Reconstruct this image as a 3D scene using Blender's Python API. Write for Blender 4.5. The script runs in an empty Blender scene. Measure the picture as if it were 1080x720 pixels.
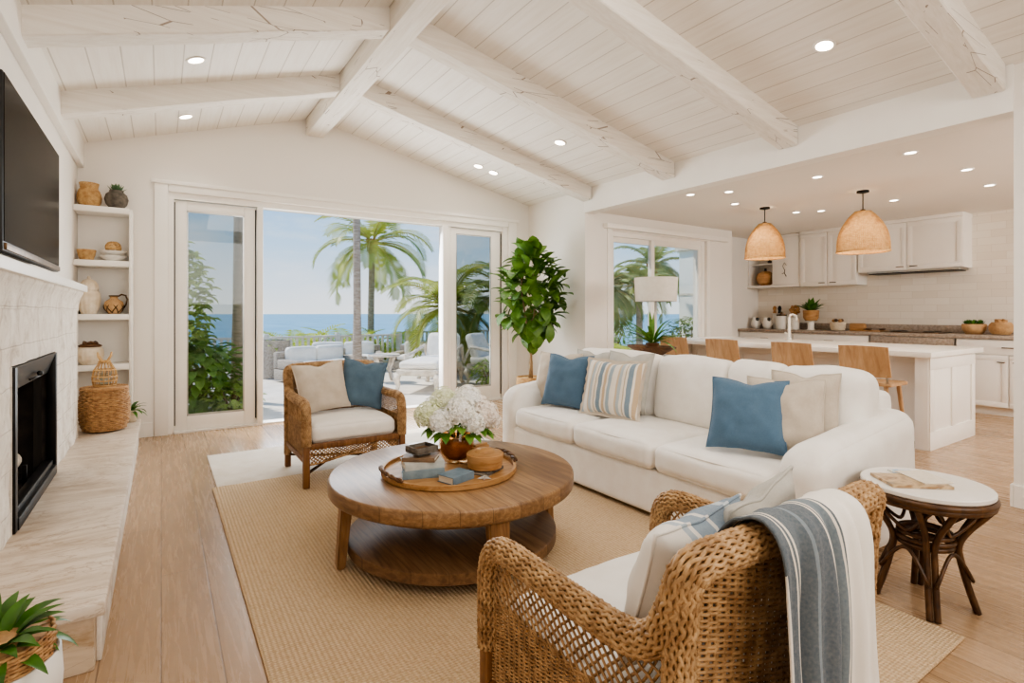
import bpy, bmesh, math, random
import numpy as np
from mathutils import Vector, Matrix, Euler, noise
PI = math.pi
rnd = random.Random(7)
scene = bpy.context.scene
col = scene.collection
V = Vector
def rad(d): return d * PI / 180
def lin(h):
    h = h.lstrip('#'); o = []
    for i in (0, 2, 4):
        c = int(h[i:i+2], 16) / 255
        o.append(c / 12.92 if c <= .04045 else ((c + .055) / 1.055) ** 2.4)
    return (*o, 1)

# ------------------------------------------------------------------ mesh builder
class MB:
    def __init__(s):
        s.v = []; s.f = []; s.m = []; s.mi = 0
    def add(s, vs, fs, M=None):
        b = len(s.v)
        s.v += [(M @ V(p))[:] for p in vs] if M is not None else [tuple(p) for p in vs]
        for f in fs:
            s.f.append(tuple(i + b for i in f)); s.m.append(s.mi)
        return s
    def bm(s, bm, M=None):
        bm.verts.index_update()
        s.add([v.co[:] for v in bm.verts], [[v.index for v in f.verts] for f in bm.faces], M)
        bm.free(); return s
    def box(s, c, size, bev=0, M=None, seg=2):
        bm = bmesh.new(); bmesh.ops.create_cube(bm, size=1)
        bmesh.ops.scale(bm, vec=size, verts=bm.verts)
        if bev:
            bmesh.ops.bevel(bm, geom=bm.edges[:], offset=bev, segments=seg, affect='EDGES', profile=.5)
        bmesh.ops.translate(bm, vec=c, verts=bm.verts)
        return s.bm(bm, M)
    def bx(s, x0, x1, y0, y1, z0, z1, bev=0, M=None, seg=2):
        return s.box(((x0+x1)/2, (y0+y1)/2, (z0+z1)/2), (abs(x1-x0), abs(y1-y0), abs(z1-z0)), bev, M, seg)
    def prism(s, poly, axis, a, b, M=None):
        def P(p, t):
            return {'x': (t, p[0], p[1]), 'y': (p[0], t, p[1]), 'z': (p[0], p[1], t)}[axis]
        n = len(poly)
        vs = [P(p, a) for p in poly] + [P(p, b) for p in poly]
        fs = [tuple(range(n))[::-1], tuple(range(n, 2*n))] + [(i, (i+1) % n, (i+1) % n + n, i + n) for i in range(n)]
        bm = bmesh.new()
        bv = [bm.verts.new(p) for p in vs]
        for f in fs: bm.faces.new([bv[i] for i in f])
        bmesh.ops.recalc_face_normals(bm, faces=bm.faces)
        return s.bm(bm, M)
    def tube(s, pts, r, n=8, closed=False, M=None, cap=True):
        pts = [V(p) for p in pts]; k = len(pts)
        rr = r if isinstance(r, (list, tuple)) else [r] * k
        vs = []; up = None
        for i, p in enumerate(pts):
            if closed: t = pts[(i+1) % k] - pts[i-1]
            else: t = pts[min(i+1, k-1)] - pts[max(i-1, 0)]
            if t.length < 1e-9: t = V((0, 0, 1))
            t.normalize()
            if up is None:
                a = V((0, 0, 1)) if abs(t.z) < .9 else V((1, 0, 0))
                up = (a - t * a.dot(t)).normalized()
            else:
                up = up - t * up.dot(t)
                up = up.normalized() if up.length > 1e-6 else t.orthogonal().normalized()
            sd = t.cross(up)
            for j in range(n):
                a = 2 * PI * j / n
                vs.append(p + (up * math.cos(a) + sd * math.sin(a)) * rr[i])
        fs = []
        for i in range(k if closed else k - 1):
            i2 = (i + 1) % k
            for j in range(n):
                j2 = (j + 1) % n
                fs.append((i*n+j, i*n+j2, i2*n+j2, i2*n+j))
        if cap and not closed:
            fs.append(tuple(range(n))[::-1]); fs.append(tuple(range((k-1)*n, k*n)))
        return s.add(vs, fs, M)
    def lathe(s, prof, n=32, c=(0, 0, 0), M=None, sx=1, sy=1):
        vs = []; fs = []
        k = len(prof)
        for r, z in prof:
            for j in range(n):
                a = 2 * PI * j / n
                vs.append((c[0] + r * math.cos(a) * sx, c[1] + r * math.sin(a) * sy, c[2] + z))
        for i in range(k - 1):
            for j in range(n):
                j2 = (j + 1) % n
                fs.append((i*n+j, i*n+j2, (i+1)*n+j2, (i+1)*n+j))
        if prof[0][0] > 1e-4: fs.append(tuple(range(n))[::-1])
        if prof[-1][0] > 1e-4: fs.append(tuple(range((k-1)*n, k*n)))
        return s.add(vs, fs, M)
    def ball(s, c, r, nu=16, nv=10, M=None, amp=0, fr=3):
        r = r if isinstance(r, (tuple, list)) else (r, r, r)
        vs = []; fs = []
        for i in range(nv + 1):
            th = PI * i / nv
            for j in range(nu):
                a = 2 * PI * j / nu
                d = V((math.sin(th) * math.cos(a), math.sin(th) * math.sin(a), -math.cos(th)))
                k = 1 + (amp * noise.noise(d * fr + V(c) * 7) if amp else 0)
                vs.append((c[0] + r[0]*d.x*k, c[1] + r[1]*d.y*k, c[2] + r[2]*d.z*k))
        for i in range(nv):
            for j in range(nu):
                j2 = (j + 1) % nu
                fs.append((i*nu+j, i*nu+j2, (i+1)*nu+j2, (i+1)*nu+j))
        return s.add(vs, fs, M)
    def grid(s, fn, nu, nv, M=None, closeu=False):
        vs = [fn(i / nu, j / nv) for j in range(nv + 1) for i in range(nu + (0 if closeu else 1))]
        w = nu if closeu else nu + 1
        fs = []
        for j in range(nv):
            for i in range(nu):
                i2 = (i + 1) % w
                fs.append((j*w+i, j*w+i2, (j+1)*w+i2, (j+1)*w+i))
        return s.add(vs, fs, M)
    def build(s, name, mat, parent=None, smooth=None, loc=None):
        me = bpy.data.meshes.new(name)
        me.from_pydata(s.v, [], s.f)
        mats = mat if isinstance(mat, (list, tuple)) else [mat]
        for m in mats: me.materials.append(m)
        if len(mats) > 1: me.polygons.foreach_set('material_index', s.m)
        me.validate()
        if smooth:
            me.shade_smooth()
            if smooth is not True: me.set_sharp_from_angle(angle=rad(smooth))
        me.update()
        o = bpy.data.objects.new(name, me); col.objects.link(o)
        if parent is not None: o.parent = parent
        if loc is not None: o.location = loc
        return o

def tag(o, label=None, cat=None, group=None, kind=None):
    for k, v in (('label', label), ('category', cat), ('group', group), ('kind', kind)):
        if v: o[k] = v
    return o
def thing(name, label, cat, loc=(0, 0, 0), rz=0, group=None, rot=None):
    o = bpy.data.objects.new(name, None); col.objects.link(o)
    o.empty_display_size = .1
    o.location = loc; o.rotation_euler = rot if rot else (0, 0, rz)
    return tag(o, label, cat, group)
def place(o, loc, rz=0, rot=None):
    o.location = loc; o.rotation_euler = rot if rot else (0, 0, rz); return o
def struct(name, mb, mat, smooth=None, parent=None):
    o = mb.build(name, mat, parent, smooth)
    if parent is None: o['kind'] = 'structure'
    return o
def kids(o): return [c for c in bpy.data.objects if c.parent == o]
def dup(o, loc, rz=0, label=None, group=None, rot=None):
    def cp(a, par):
        c = a.copy(); col.objects.link(c)
        if par is not None: c.parent = par
        for k in kids(a): cp(k, c)
        return c
    r = cp(o, None); r.location = loc; r.rotation_euler = rot if rot else (0, 0, rz)
    if label: r['label'] = label
    if group: r['group'] = group
    return r

# ------------------------------------------------------------------ soft shapes
def cushion(mb, sx, sy, sz, r=.05, puff=.02, n=14, wr=.004, seed=0, M=None, c=(0, 0, 0)):
    """rounded slab with crowned faces, centred on c"""
    bm = bmesh.new(); bmesh.ops.create_cube(bm, size=2)
    bmesh.ops.subdivide_edges(bm, edges=bm.edges[:], cuts=n, use_grid_fill=True)
    h = V((sx/2, sy/2, sz/2)); r = min(r, min(h) * .98)
    for v in bm.verts:
        u = V([math.sin(max(-1, min(1, q)) * PI / 2) for q in v.co])
        q = V((u.x*h.x, u.y*h.y, u.z*h.z))
        inn = V([max(-(h[i]-r), min(h[i]-r, q[i])) for i in range(3)])
        d = q - inn
        nrm = d.normalized() if d.length > 1e-7 else V((0, 0, 0))
        p = inn + nrm * r if d.length > 1e-7 else q
        k = (1 - u.x**2) * (1 - u.y**2)
        p.z += puff * math.sqrt(max(0, k)) * (1 if u.z > 0 else -1) * abs(u.z)
        k2 = (1 - u.x**2) * (1 - u.z**2); p.y += puff*.4 * k2 * u.y
        k3 = (1 - u.y**2) * (1 - u.z**2); p.x += puff*.4 * k3 * u.x
        w = noise.noise(V((p.x*6 + seed*3.1, p.y*6, p.z*6))) * wr + noise.noise(V((p.x*17 + seed, p.y*17, p.z*17))) * wr * .4
        p += (nrm if d.length > 1e-7 else V((0, 0, 0))) * w
        v.co = p + V(c)
    mb.bm(bm, M)
def pillow(mb, w, h, t, n=26, seed=0, dent=.06, M=None):
    """throw pillow standing on its lower edge: X width, Y thickness, Z height (base at z=0)"""
    for side in (1, -1):
        def fn(a, b):
            u = 2*a - 1; v = 2*b - 1
            pin = .075
            x = u * (1 - pin * (1 - v*v) * (abs(u) ** 1.5)) * w / 2
            z = v * (1 - pin * (1 - u*u) * (abs(v) ** 1.5)) * h / 2
            k = max(0, (1 - u**4)) ** .55 * max(0, (1 - v**4)) ** .55
            k *= .72 + .28 * (1 - (u*u + v*v) / 2)
            y = t / 2 * k
            y += (noise.noise(V((u*2.2 + seed*5, v*2.2, side*3))) * .013 + noise.noise(V((u*5 + seed, v*5, side))) * .005) * k
            # karate-chop dent at the top edge
            z -= dent * h * math.exp(-(u / .28) ** 2) * max(0, v) ** 2
            z += noise.noise(V((u*2 + seed, 1, seed))) * .008 * abs(v)
            return (x, side * y, z + h / 2)
        if side == 1: mb.grid(lambda a, b: fn(1-a, b), n, n, M)
        else: mb.grid(fn, n, n, M)
def leaf(mb, base, d, L, W, droop=.5, n=6, shape=1.0, fold=.18, up=None, twist=0):
    base = V(base); d = V(d).normalized(); up = V(up or (0, 0, 1))
    sd = d.cross(up)
    if sd.length < .05: sd = d.cross(V((1, .3, 0)))
    sd.normalize()
    if twist: sd = Matrix.Rotation(twist, 3, d) @ sd
    p = base.copy(); vs = []
    st = L / n
    for i in range(n + 1):
        t = i / n
        w = W * .5 * max(.02, math.sin(PI * min(1, max(.0, t ** shape)) * .985 + .02))
        nr = sd.cross(d).normalized()
        vs += [p - sd * w + nr * (w * fold * 2), p.copy(), p + sd * w + nr * (w * fold * 2)]
        d = (Matrix.Rotation(-droop / n, 3, sd) @ d).normalized()
        p = p + d * st
    fs = []
    for i in range(n):
        a = i * 3
        fs += [(a, a+1, a+4, a+3), (a+1, a+2, a+5, a+4)]
    mb.add(vs, fs)
def frond(mb, base, az, elev, L, droop=1.4, n=30, ll=.5, lw=.035, hang=.5, rr=.018, rmat=1, lmat=0, vee=.55):
    """feather palm frond: rachis plus two ranks of narrow leaflets"""
    d = V((math.cos(az)*math.cos(elev), math.sin(az)*math.cos(elev), math.sin(elev)))
    hs = V((-math.sin(az), math.cos(az), 0))
    p = V(base); pts = [p.copy()]; ds = [d.copy()]
    m = 16
    for i in range(m):
        ax = d.cross(V((0, 0, -1)))
        if ax.length > .02:
            d = (Matrix.Rotation(droop / m * (.5 + i / m), 3, ax.normalized()) @ d).normalized()
        p = p + d * (L / m); pts.append(p.copy()); ds.append(d.copy())
    mb.mi = rmat
    mb.tube(pts, [rr * (1 - .85 * i / m) for i in range(m + 1)], 5)
    mb.mi = lmat
    for k in range(n):
        t = .12 + .88 * k / (n - 1)
        x = t * m; i = min(m - 1, int(x)); fr = x - i
        q = pts[i].lerp(pts[i+1], fr); dd = ds[i].lerp(ds[min(m, i+1)], fr).normalized()
        s2 = dd.cross(V((0, 0, 1))); s2 = s2.normalized() if s2.length > .05 else hs
        un = s2.cross(dd).normalized()
        l = ll * (math.sin(PI * (.12 + .83 * t)) ** .7) * rnd.uniform(.85, 1.1)
        for sg in (1, -1):
            ld = (dd * .75 + s2 * sg + un * vee * .5 + V((0, 0, -hang * .2))).normalized()
            a = q; b = a + ld * l * .5; ld2 = (ld + V((0, 0, -hang * rnd.uniform(.6, 1.3)))).normalized(); c = b + ld2 * l * .5
            wv = dd * lw * .5
            mb.add([a - wv*.6, a + wv*.6, b - wv, b + wv, c], [(0, 1, 3, 2), (2, 3, 4)])

# ------------------------------------------------------------------ materials
class N:
    def __init__(s, name, rough=.6, spec=.4, metal=0.0):
        s.m = bpy.data.materials.new(name); s.m.use_nodes = True
        s.nt = s.m.node_tree; s.b = s.nt.nodes['Principled BSDF']
        s.b.inputs['Roughness'].default_value = rough
        s.b.inputs['Specular IOR Level'].default_value = spec
        s.b.inputs['Metallic'].default_value = metal
        s._tc = None; s.h = None
    def new(s, t, **kw):
        n = s.nt.nodes.new(t)
        for k, v in kw.items():
            if k in n.inputs.keys(): n.inputs[k].default_value = v
            else: setattr(n, k, v)
        return n
    def link(s, a, b): s.nt.links.new(a, b)
    def co(s, scale=(1, 1, 1), swz=None, kind='Object', rot=(0, 0, 0)):
        if s._tc is None: s._tc = s.new('ShaderNodeTexCoord')
        o = s._tc.outputs[kind]
        if swz:
            sp = s.new('ShaderNodeSeparateXYZ'); s.link(o, sp.inputs[0])
            cb = s.new('ShaderNodeCombineXYZ')
            for i, c in enumerate(swz):
                if c in 'xyz': s.link(sp.outputs['xyz'.index(c)], cb.inputs[i])
            o = cb.outputs[0]
        mp = s.new('ShaderNodeMapping'); mp.inputs['Scale'].default_value = scale; mp.inputs['Rotation'].default_value = rot
        s.link(o, mp.inputs[0]); return mp.outputs[0]
    def noise(s, vec, scale=5, detail=4, rough=.55, dist=0):
        n = s.new('ShaderNodeTexNoise'); n.inputs['Scale'].default_value = scale
        n.inputs['Detail'].default_value = detail; n.inputs['Roughness'].default_value = rough
        n.inputs['Distortion'].default_value = dist
        s.link(vec, n.inputs['Vector']); return n.outputs['Fac']
    def vor(s, vec, scale=5, feature='F1', out='Distance', rndm=1):
        n = s.new('ShaderNodeTexVoronoi'); n.feature = feature
        n.inputs['Scale'].default_value = scale; n.inputs['Randomness'].default_value = rndm
        s.link(vec, n.inputs['Vector']); return n.outputs[out]
    def wave(s, vec, scale=5, dist=0, dscale=1, d='X', prof='SIN'):
        n = s.new('ShaderNodeTexWave'); n.bands_direction = d; n.wave_profile = prof
        n.inputs['Scale'].default_value = scale; n.inputs['Distortion'].default_value = dist
        n.inputs['Detail Scale'].default_value = dscale
        s.link(vec, n.inputs['Vector']); return n.outputs['Fac']
    def math(s, op, a, b=None, c=None):
        n = s.new('ShaderNodeMath'); n.operation = op
        for i, q in enumerate((a, b, c)):
            if q is None: continue
            if isinstance(q, (int, float)): n.inputs[i].default_value = q
            else: s.link(q, n.inputs[i])
        return n.outputs[0]
    def ramp(s, fac, stops, interp='LINEAR'):
        n = s.new('ShaderNodeValToRGB'); cr = n.color_ramp; cr.interpolation = interp
        while len(cr.elements) < len(stops): cr.elements.new(.5)
        for e, (p, c) in zip(cr.elements, stops):
            e.position = p; e.color = lin(c) if isinstance(c, str) else (c, c, c, 1) if isinstance(c, (int, float)) else c
        s.link(fac, n.inputs[0]); return n.outputs[0]
    def mix(s, fac, a, b, mode='MIX'):
        n = s.new('ShaderNodeMix'); n.data_type = 'RGBA'; n.blend_type = mode
        for i, q in ((0, fac), (6, a), (7, b)):
            if isinstance(q, (int, float)): n.inputs[i].default_value = q
            elif isinstance(q, str): n.inputs[i].default_value = lin(q)
            elif isinstance(q, tuple): n.inputs[i].default_value = q
            else: s.link(q, n.inputs[i])
        return n.outputs[2]
    def sep(s, vec):
        n = s.new('ShaderNodeSeparateXYZ'); s.link(vec, n.inputs[0]); return n.outputs
    def col(s, c):
        if isinstance(c, str): s.b.inputs['Base Color'].default_value = lin(c)
        else: s.link(c, s.b.inputs['Base Color'])
        return s
    def bump(s, h, strength=.3, dist=.01):
        n = s.new('ShaderNodeBump'); n.inputs['Strength'].default_value = strength; n.inputs['Distance'].default_value = dist
        s.link(h, n.inputs['Height'])
        if s.h is not None: s.link(s.h, n.inputs['Normal'])
        s.h = n.outputs[0]; s.link(s.h, s.b.inputs['Normal']); return s
    def rough(s, r): s.link(r, s.b.inputs['Roughness']); return s

def plain(name, c1, c2=None, rough=.5, scale=6, bump=0, stretch=(1, 1, 1), metal=0, spec=.4, detail=4, dist=.004, bscale=None, lo=.35, hi=.65):
    m = N(name, rough, spec, metal)
    v = m.co(stretch)
    f = m.noise(v, scale, detail)
    m.col(m.ramp(f, [(lo, c1), (hi, c2 or c1)]))
    if bump: m.bump(m.noise(v, bscale or scale * 4, 4), bump, dist)
    return m.m
def fabric(name, c1, c2, weave=420, bump=.25, rough=.9, sheen=.15):
    m = N(name, rough, .15)
    v = m.co()
    f = m.noise(v, 9, 5)
    g = m.noise(v, weave * .4, 2)
    base = m.ramp(f, [(.35, c1), (.7, c2)])
    m.col(m.mix(m.math('MULTIPLY', g, .28), base, (0.0, 0.0, 0.0, 1), 'SOFT_LIGHT'))
    m.b.inputs['Sheen Weight'].default_value = sheen
    a = m.wave(v, weave, 1.5, 2, 'X'); b = m.wave(v, weave, 1.5, 2, 'Z')
    m.bump(m.math('ADD', m.math('MULTIPLY', a, b), g), bump, .0012)
    m.bump(m.noise(v, 14, 4), .18, .01)
    return m.m
def wood(name, c1, c2, c3, grain=(2, 30, 30), rough=.45, scale=1.6, bump=.15, spec=.4, plank=None):
    m = N(name, rough, spec)
    v = m.co(grain)
    f = m.noise(v, scale, 8, .62, .6)
    f2 = m.noise(m.co((1, 1, 1)), 2.3, 3)
    c = m.ramp(f, [(.28, c1), (.5, c2), (.72, c3)])
    c = m.mix(m.math('MULTIPLY', f2, .5), c, c1, 'MULTIPLY')
    if plank:
        ax, per = plank
        x = m.sep(m.co())[ax]
        q = m.math('DIVIDE', x, per)
        wn = m.new('ShaderNodeTexWhiteNoise'); wn.noise_dimensions = '1D'
        m.link(m.math('FLOOR', q), wn.inputs['W'])
        c = m.mix(m.math('MULTIPLY', wn.outputs['Value'], .55), c, c1, 'MULTIPLY')
        fr = m.math('FRACT', q)
        ln = m.math('LESS_THAN', fr, .02)
        c = m.mix(m.math('MULTIPLY', ln, .6), c, (0.03, .015, .006, 1))
    m.col(c); m.bump(f, bump, .003)
    return m.m
# ------------------------------------------------------------------ material library
def wall_mat(name, c):
    m = N(name, .85, .2); v = m.co()
    m.col(m.mix(m.math('MULTIPLY', m.noise(v, 1.2, 3), .12), c, '#b9ab98', 'MIX'))
    m.bump(m.noise(v, 60, 3), .05, .002); return m.m
M_wall = wall_mat('wall_paint', '#f1ece5')
M_trim = plain('trim_paint', '#f5f1ea', '#f2ede6', .42, 3)
M_cab = plain('cabinet_paint', '#f2ede6', '#efe9e1', .38, 2)
def plank_ceiling(name):
    m = N(name, .6, .3)
    x = m.sep(m.co())[0]
    q = m.math('DIVIDE', m.math('ADD', x, 20.03), .185)
    fr = m.math('FRACT', q)
    ln = m.math('LESS_THAN', fr, .045)
    wn = m.new('ShaderNodeTexWhiteNoise'); wn.noise_dimensions = '1D'; m.link(m.math('FLOOR', q), wn.inputs['W'])
    g = m.noise(m.co((14, .8, 14)), 2, 6, .6, .4)
    c = m.ramp(g, [(.3, '#ebe5dc'), (.6, '#f3efe8')])
    c = m.mix(m.math('MULTIPLY', wn.outputs['Value'], .16), c, '#dfd6ca')
    m.col(m.mix(m.math('MULTIPLY', ln, .45), c, '#8f7f6c'))
    m.bump(m.math('SUBTRACT', 1, ln), .5, .008); m.bump(g, .08, .003)
    return m.m
M_plank = plank_ceiling('whitewashed_planks')
def beam_mat(name, ax):
    st = [22, 22, 22]; st[ax] = 1.3
    m = N(name, .75, .2)
    g = m.noise(m.co(tuple(st)), 1.5, 8, .65, .5)
    c = m.ramp(g, [(.3, '#e2dace'), (.55, '#ede7de'), (.75, '#f4efe8')])
    st2 = [13, 13, 13]; st2[ax] = 1.7
    cr = m.vor(m.co(tuple(st2)), .9, 'DISTANCE_TO_EDGE')
    ck = m.math('LESS_THAN', cr, .013)
    msk = m.math('GREATER_THAN', m.noise(m.co((1.3, 1.3, 1.3)), 1.7, 3), .57)
    ck = m.math('MULTIPLY', ck, msk)
    m.col(m.mix(m.math('MULTIPLY', ck, .75), c, '#7c6650'))
    m.bump(g, .35, .008); m.bump(m.math('SUBTRACT', 1, ck), .5, .01)
    return m.m
M_beamx = beam_mat('whitewashed_beam_wood', 0); M_beamy = beam_mat('whitewashed_ridge_wood', 1)
def floor_mat():
    m = N('oak_floor', .3, .5)
    v = m.co((1, 1, 1), 'yx0')
    b = m.new('ShaderNodeTexBrick', offset=.37, offset_frequency=2)
    b.inputs['Scale'].default_value = 1; b.inputs['Brick Width'].default_value = 1.9; b.inputs['Row Height'].default_value = .19
    b.inputs['Mortar Size'].default_value = .003; b.inputs['Mortar Smooth'].default_value = .2; b.inputs['Bias'].default_value = 0
    b.inputs['Color1'].default_value = (0, 0, 0, 1); b.inputs['Color2'].default_value = (1, 1, 1, 1); b.inputs['Mortar'].default_value = (.5, .5, .5, 1)
    m.link(v, b.inputs['Vector'])
    g = m.noise(m.co((26, 1.6, 1)), 1.7, 8, .62, .7)
    c1 = m.ramp(g, [(.25, '#95785b'), (.52, '#a18364'), (.8, '#ab8d6d')])
    c2 = m.ramp(g, [(.25, '#a48769'), (.52, '#b09273'), (.8, '#ba9d7e')])
    c = m.mix(b.outputs['Color'], c1, c2)
    c = m.mix(m.math('MULTIPLY', b.outputs['Fac'], .7), c, '#5e452e')
    m.col(c)
    m.rough(m.math('ADD', m.math('MULTIPLY', g, .14), .2))
    m.bump(m.math('SUBTRACT', 1, b.outputs['Fac']), .25, .002); m.bump(g, .06, .002)
    return m.m
M_floor = floor_mat()
def stone_mat():
    m = N('whitewashed_stone', .85, .2)
    v = m.co((1, 1, 1), 'yz0')
    dv = m.new('ShaderNodeVectorMath', operation='ADD')
    nz = m.new('ShaderNodeTexNoise'); nz.inputs['Scale'].default_value = 2.5; m.link(v, nz.inputs['Vector'])
    sc = m.new('ShaderNodeVectorMath', operation='SCALE'); sc.inputs['Scale'].default_value = .035; m.link(nz.outputs['Color'], sc.inputs[0])
    m.link(v, dv.inputs[0]); m.link(sc.outputs[0], dv.inputs[1])
    b = m.new('ShaderNodeTexBrick', offset=.43)
    b.inputs['Scale'].default_value = 1; b.inputs['Brick Width'].default_value = .52; b.inputs['Row Height'].default_value = .19
    b.inputs['Mortar Size'].default_value = .006; b.inputs['Mortar Smooth'].default_value = .8
    b.inputs['Color1'].default_value = (0, 0, 0, 1); b.inputs['Color2'].default_value = (1, 1, 1, 1)
    m.link(dv.outputs[0], b.inputs['Vector'])
    o = m.co()
    n1 = m.noise(o, 7, 8, .68, .8); n2 = m.noise(o, 2.4, 4)
    c = m.ramp(n1, [(.3, '#b9aa9a'), (.46, '#dfd6ca'), (.62, '#ece5db'), (.8, '#f4efe8')])
    c = m.mix(m.math('MULTIPLY', b.outputs['Color'], .1), c, '#c9bcac')
    m.col(m.mix(m.math('MULTIPLY', b.outputs['Fac'], .16), c, '#b2a392'))
    m.bump(m.math('SUBTRACT', n1, m.math('MULTIPLY', b.outputs['Fac'], .45)), .6, .014)
    return m.m
M_stone = stone_mat()
def travertine(name, base='#c9b8a4', dark='#a38b72', lite='#dccfbf'):
    m = N(name, .42, .4)
    v = m.co((1.1, 2.6, 2.6), rot=(0, 0, .35))
    n1 = m.noise(v, 1.7, 9, .66, 1.6)
    n2 = m.noise(m.co((1.4, 3.2, 3), rot=(0, 0, .35)), 1.2, 7, .6, 2.2)
    c = m.ramp(n1, [(.28, dark), (.44, base), (.6, lite), (.78, base)])
    vein = m.math('LESS_THAN', m.math('ABSOLUTE', m.math('SUBTRACT', n2, .5)), .012)
    c = m.mix(m.math('MULTIPLY', vein, .45), c, '#a58768')
    y = m.sep(m.co())[1]
    jn = m.math('LESS_THAN', m.math('FRACT', m.math('DIVIDE', m.math('ADD', y, 10.2), .78)), .008)
    m.col(m.mix(m.math('MULTIPLY', jn, .5), c, '#8c7862'))
    m.bump(n1, .12, .004); return m.m
M_trav = travertine('travertine_slab'); M_trav2 = travertine('travertine_block', '#c9b49b', '#a0835f', '#ddccb5')
def jute():
    m = N('jute_weave', .95, .1)
    v = m.co()
    a = m.wave(v, 17, 1.0, 2, 'X'); b = m.wave(v, 24, 1.8, 3, 'Y')
    w = m.math('MULTIPLY', m.math('ADD', m.math('MULTIPLY', a, .75), .25), m.math('ADD', m.math('MULTIPLY', b, .75), .25))
    n1 = m.noise(v, 3, 4); n2 = m.noise(v, 160, 2)
    c = m.ramp(w, [(.0, '#977c60'), (.25, '#c2a788'), (.8, '#d6c0a2')])
    c = m.mix(m.math('MULTIPLY', n1, .3), c, '#cfb08a'); kn = m.noise(v, 55, 3, .7); c = m.mix(m.math('MULTIPLY', m.math('GREATER_THAN', kn, .55), .3), c, '#a3825c'); c = m.mix(m.math('MULTIPLY', n2, .3), c, '#e0c49b')
    m.col(c); m.bump(w, .9, .008); m.bump(n2, .3, .003); return m.m
M_jute = jute()
M_ivory = fabric('ivory_flatweave', '#dcd2c3', '#e9e2d6', 300, .3)
M_linen = fabric('white_linen', '#f1ece5', '#f7f4ee', 420, .2)
M_linenb = fabric('beige_linen', '#cdc1b0', '#dbd1c3', 380, .35)
M_linent = fabric('taupe_linen', '#c3b7a7', '#d0c6b7', 380, .35)
M_grey = fabric('grey_linen', '#b9b6ae', '#c9c5bc', 380, .35)
M_blue = fabric('denim_blue_cloth', '#5a748a', '#627d94', 420, .3)
M_slate = fabric('slate_blue_cloth', '#5c7283', '#647b8c', 420, .3)
def stripes(name, stops, per, axis=0, off=0, weave=380):
    m = N(name, .92, .1)
    v = m.co(); x = m.sep(v)[axis]
    wob = m.math('MULTIPLY', m.math('SUBTRACT', m.noise(v, 20, 2), .5), .004)
    f = m.math('FRACT', m.math('DIVIDE', m.math('ADD', m.math('ADD', x, off), wob), per))
    c = m.ramp(f, stops, 'CONSTANT')
    g = m.noise(v, 150, 3)
    c = m.mix(m.math('MULTIPLY', g, .2), c, '#efe9df')
    m.col(c); m.b.inputs['Sheen Weight'].default_value = .15
    a = m.wave(v, weave, 1.5, 2, 'X'); b = m.wave(v, weave, 1.5, 2, 'Z')
    m.bump(m.math('ADD', m.math('MULTIPLY', a, b), g), .3, .0014); m.bump(m.noise(v, 14, 4), .2, .01)
    return m.m
M_stripe = stripes('coastal_stripe_cloth', [(0, '#e4dccf'), (.08, '#93a5b0'), (.2, '#e4dccf'), (.26, '#c3a988'), (.36, '#e9e1d4'), (.42, '#6f8798'), (.56, '#e4dccf'), (.62, '#b7a88f'), (.66, '#e4dccf'), (.74, '#a9b5bb'), (.84, '#c9b394'), (.9, '#e9e1d4')], .25, 0, .3)
M_stripe2 = stripes('soft_blue_stripe_cloth', [(0, '#ebe5dc'), (.3, '#a9b6c0'), (.35, '#ebe5dc'), (.39, '#7d91a2'), (.54, '#d8d5cf'), (.57, '#74889a'), (.72, '#b7c1c8'), (.77, '#73889a'), (.9, '#dedad2')], .5, 0, .25)
M_throw = stripes('throw_stripe_cloth', [(0, '#41515e'), (.09, '#ddd6c8'), (.105, '#41515e'), (.12, '#ddd6c8'), (.135, '#475763'), (.27, '#75848e'), (.29, '#40505d'), (.42, '#ddd6c8'), (.435, '#40505d'), (.45, '#ddd6c8'), (.465, '#61717c'), (.55, '#e2dbce'), (.565, '#40505d'), (.58, '#efe9df')], .36, 0, .225)
M_wicker = plain('golden_wicker', '#85623d', '#bb966a', .5, 22, .2, (1, 1, 1), spec=.35, detail=5, dist=.002)
M_wickd = plain('wicker_rim', '#8e6b45', '#c3a075', .48, 26, .2, dist=.002)
M_chairwood = wood('chair_frame_wood', '#68452a', '#8b6038', '#a37649', (30, 30, 3), .5)
M_basket = plain('basket_weave', '#98704a', '#c39a6a', .65, 30, .3, dist=.003)
M_seagrass = plain('pale_seagrass', '#b98d5a', '#d9b580', .7, 26, .35, dist=.003)
M_tablew = wood('mango_wood_top', '#76573a', '#9d7850', '#ba986e', (30, 2.2, 30), .33, 1.5, .12, .5, (0, .137))
M_tablel = wood('mango_wood_leg', '#765636', '#9a7249', '#b28c5f', (24, 24, 2.4), .45)
M_tables = wood('mango_wood_shelf', '#624731', '#866545', '#9c7a57', (30, 2.2, 30), .45, 1.5, .12, .4, (0, .137))
M_tray = wood('tray_wood', '#8a6238', '#b48a58', '#c9a271', (3, 20, 20), .5)
M_rattan = wood('dark_rattan', '#35210f', '#573a20', '#75522f', (10, 10, 5), .35)
M_stool = wood('stool_oak', '#a17b54', '#bd966c', '#cca981', (14, 14, 2), .5)
M_darkwood = wood('dark_bowl_wood', '#4a2f1b', '#6c4a2c', '#82603c', (3, 14, 14), .5)
M_boxwood = wood('carved_light_wood', '#9a6d3e', '#bf9360', '#d0a878', (3, 3, 20), .6)
M_white = plain('white_laminate', '#ece6dc', '#e5dccf', .32, 3)
M_quartz = plain('white_quartz', '#f2ede5', '#ece5da', .22, 5)
M_counter = plain('taupe_granite', '#84766a', '#b1a293', .3, 30, .05, detail=8, lo=.3, hi=.7)
M_black = plain('black_metal', '#161412', '#211e1b', .42, 8, metal=.6)
M_dark = plain('dark_plastic', '#121110', '#1b1918', .45)
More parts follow.
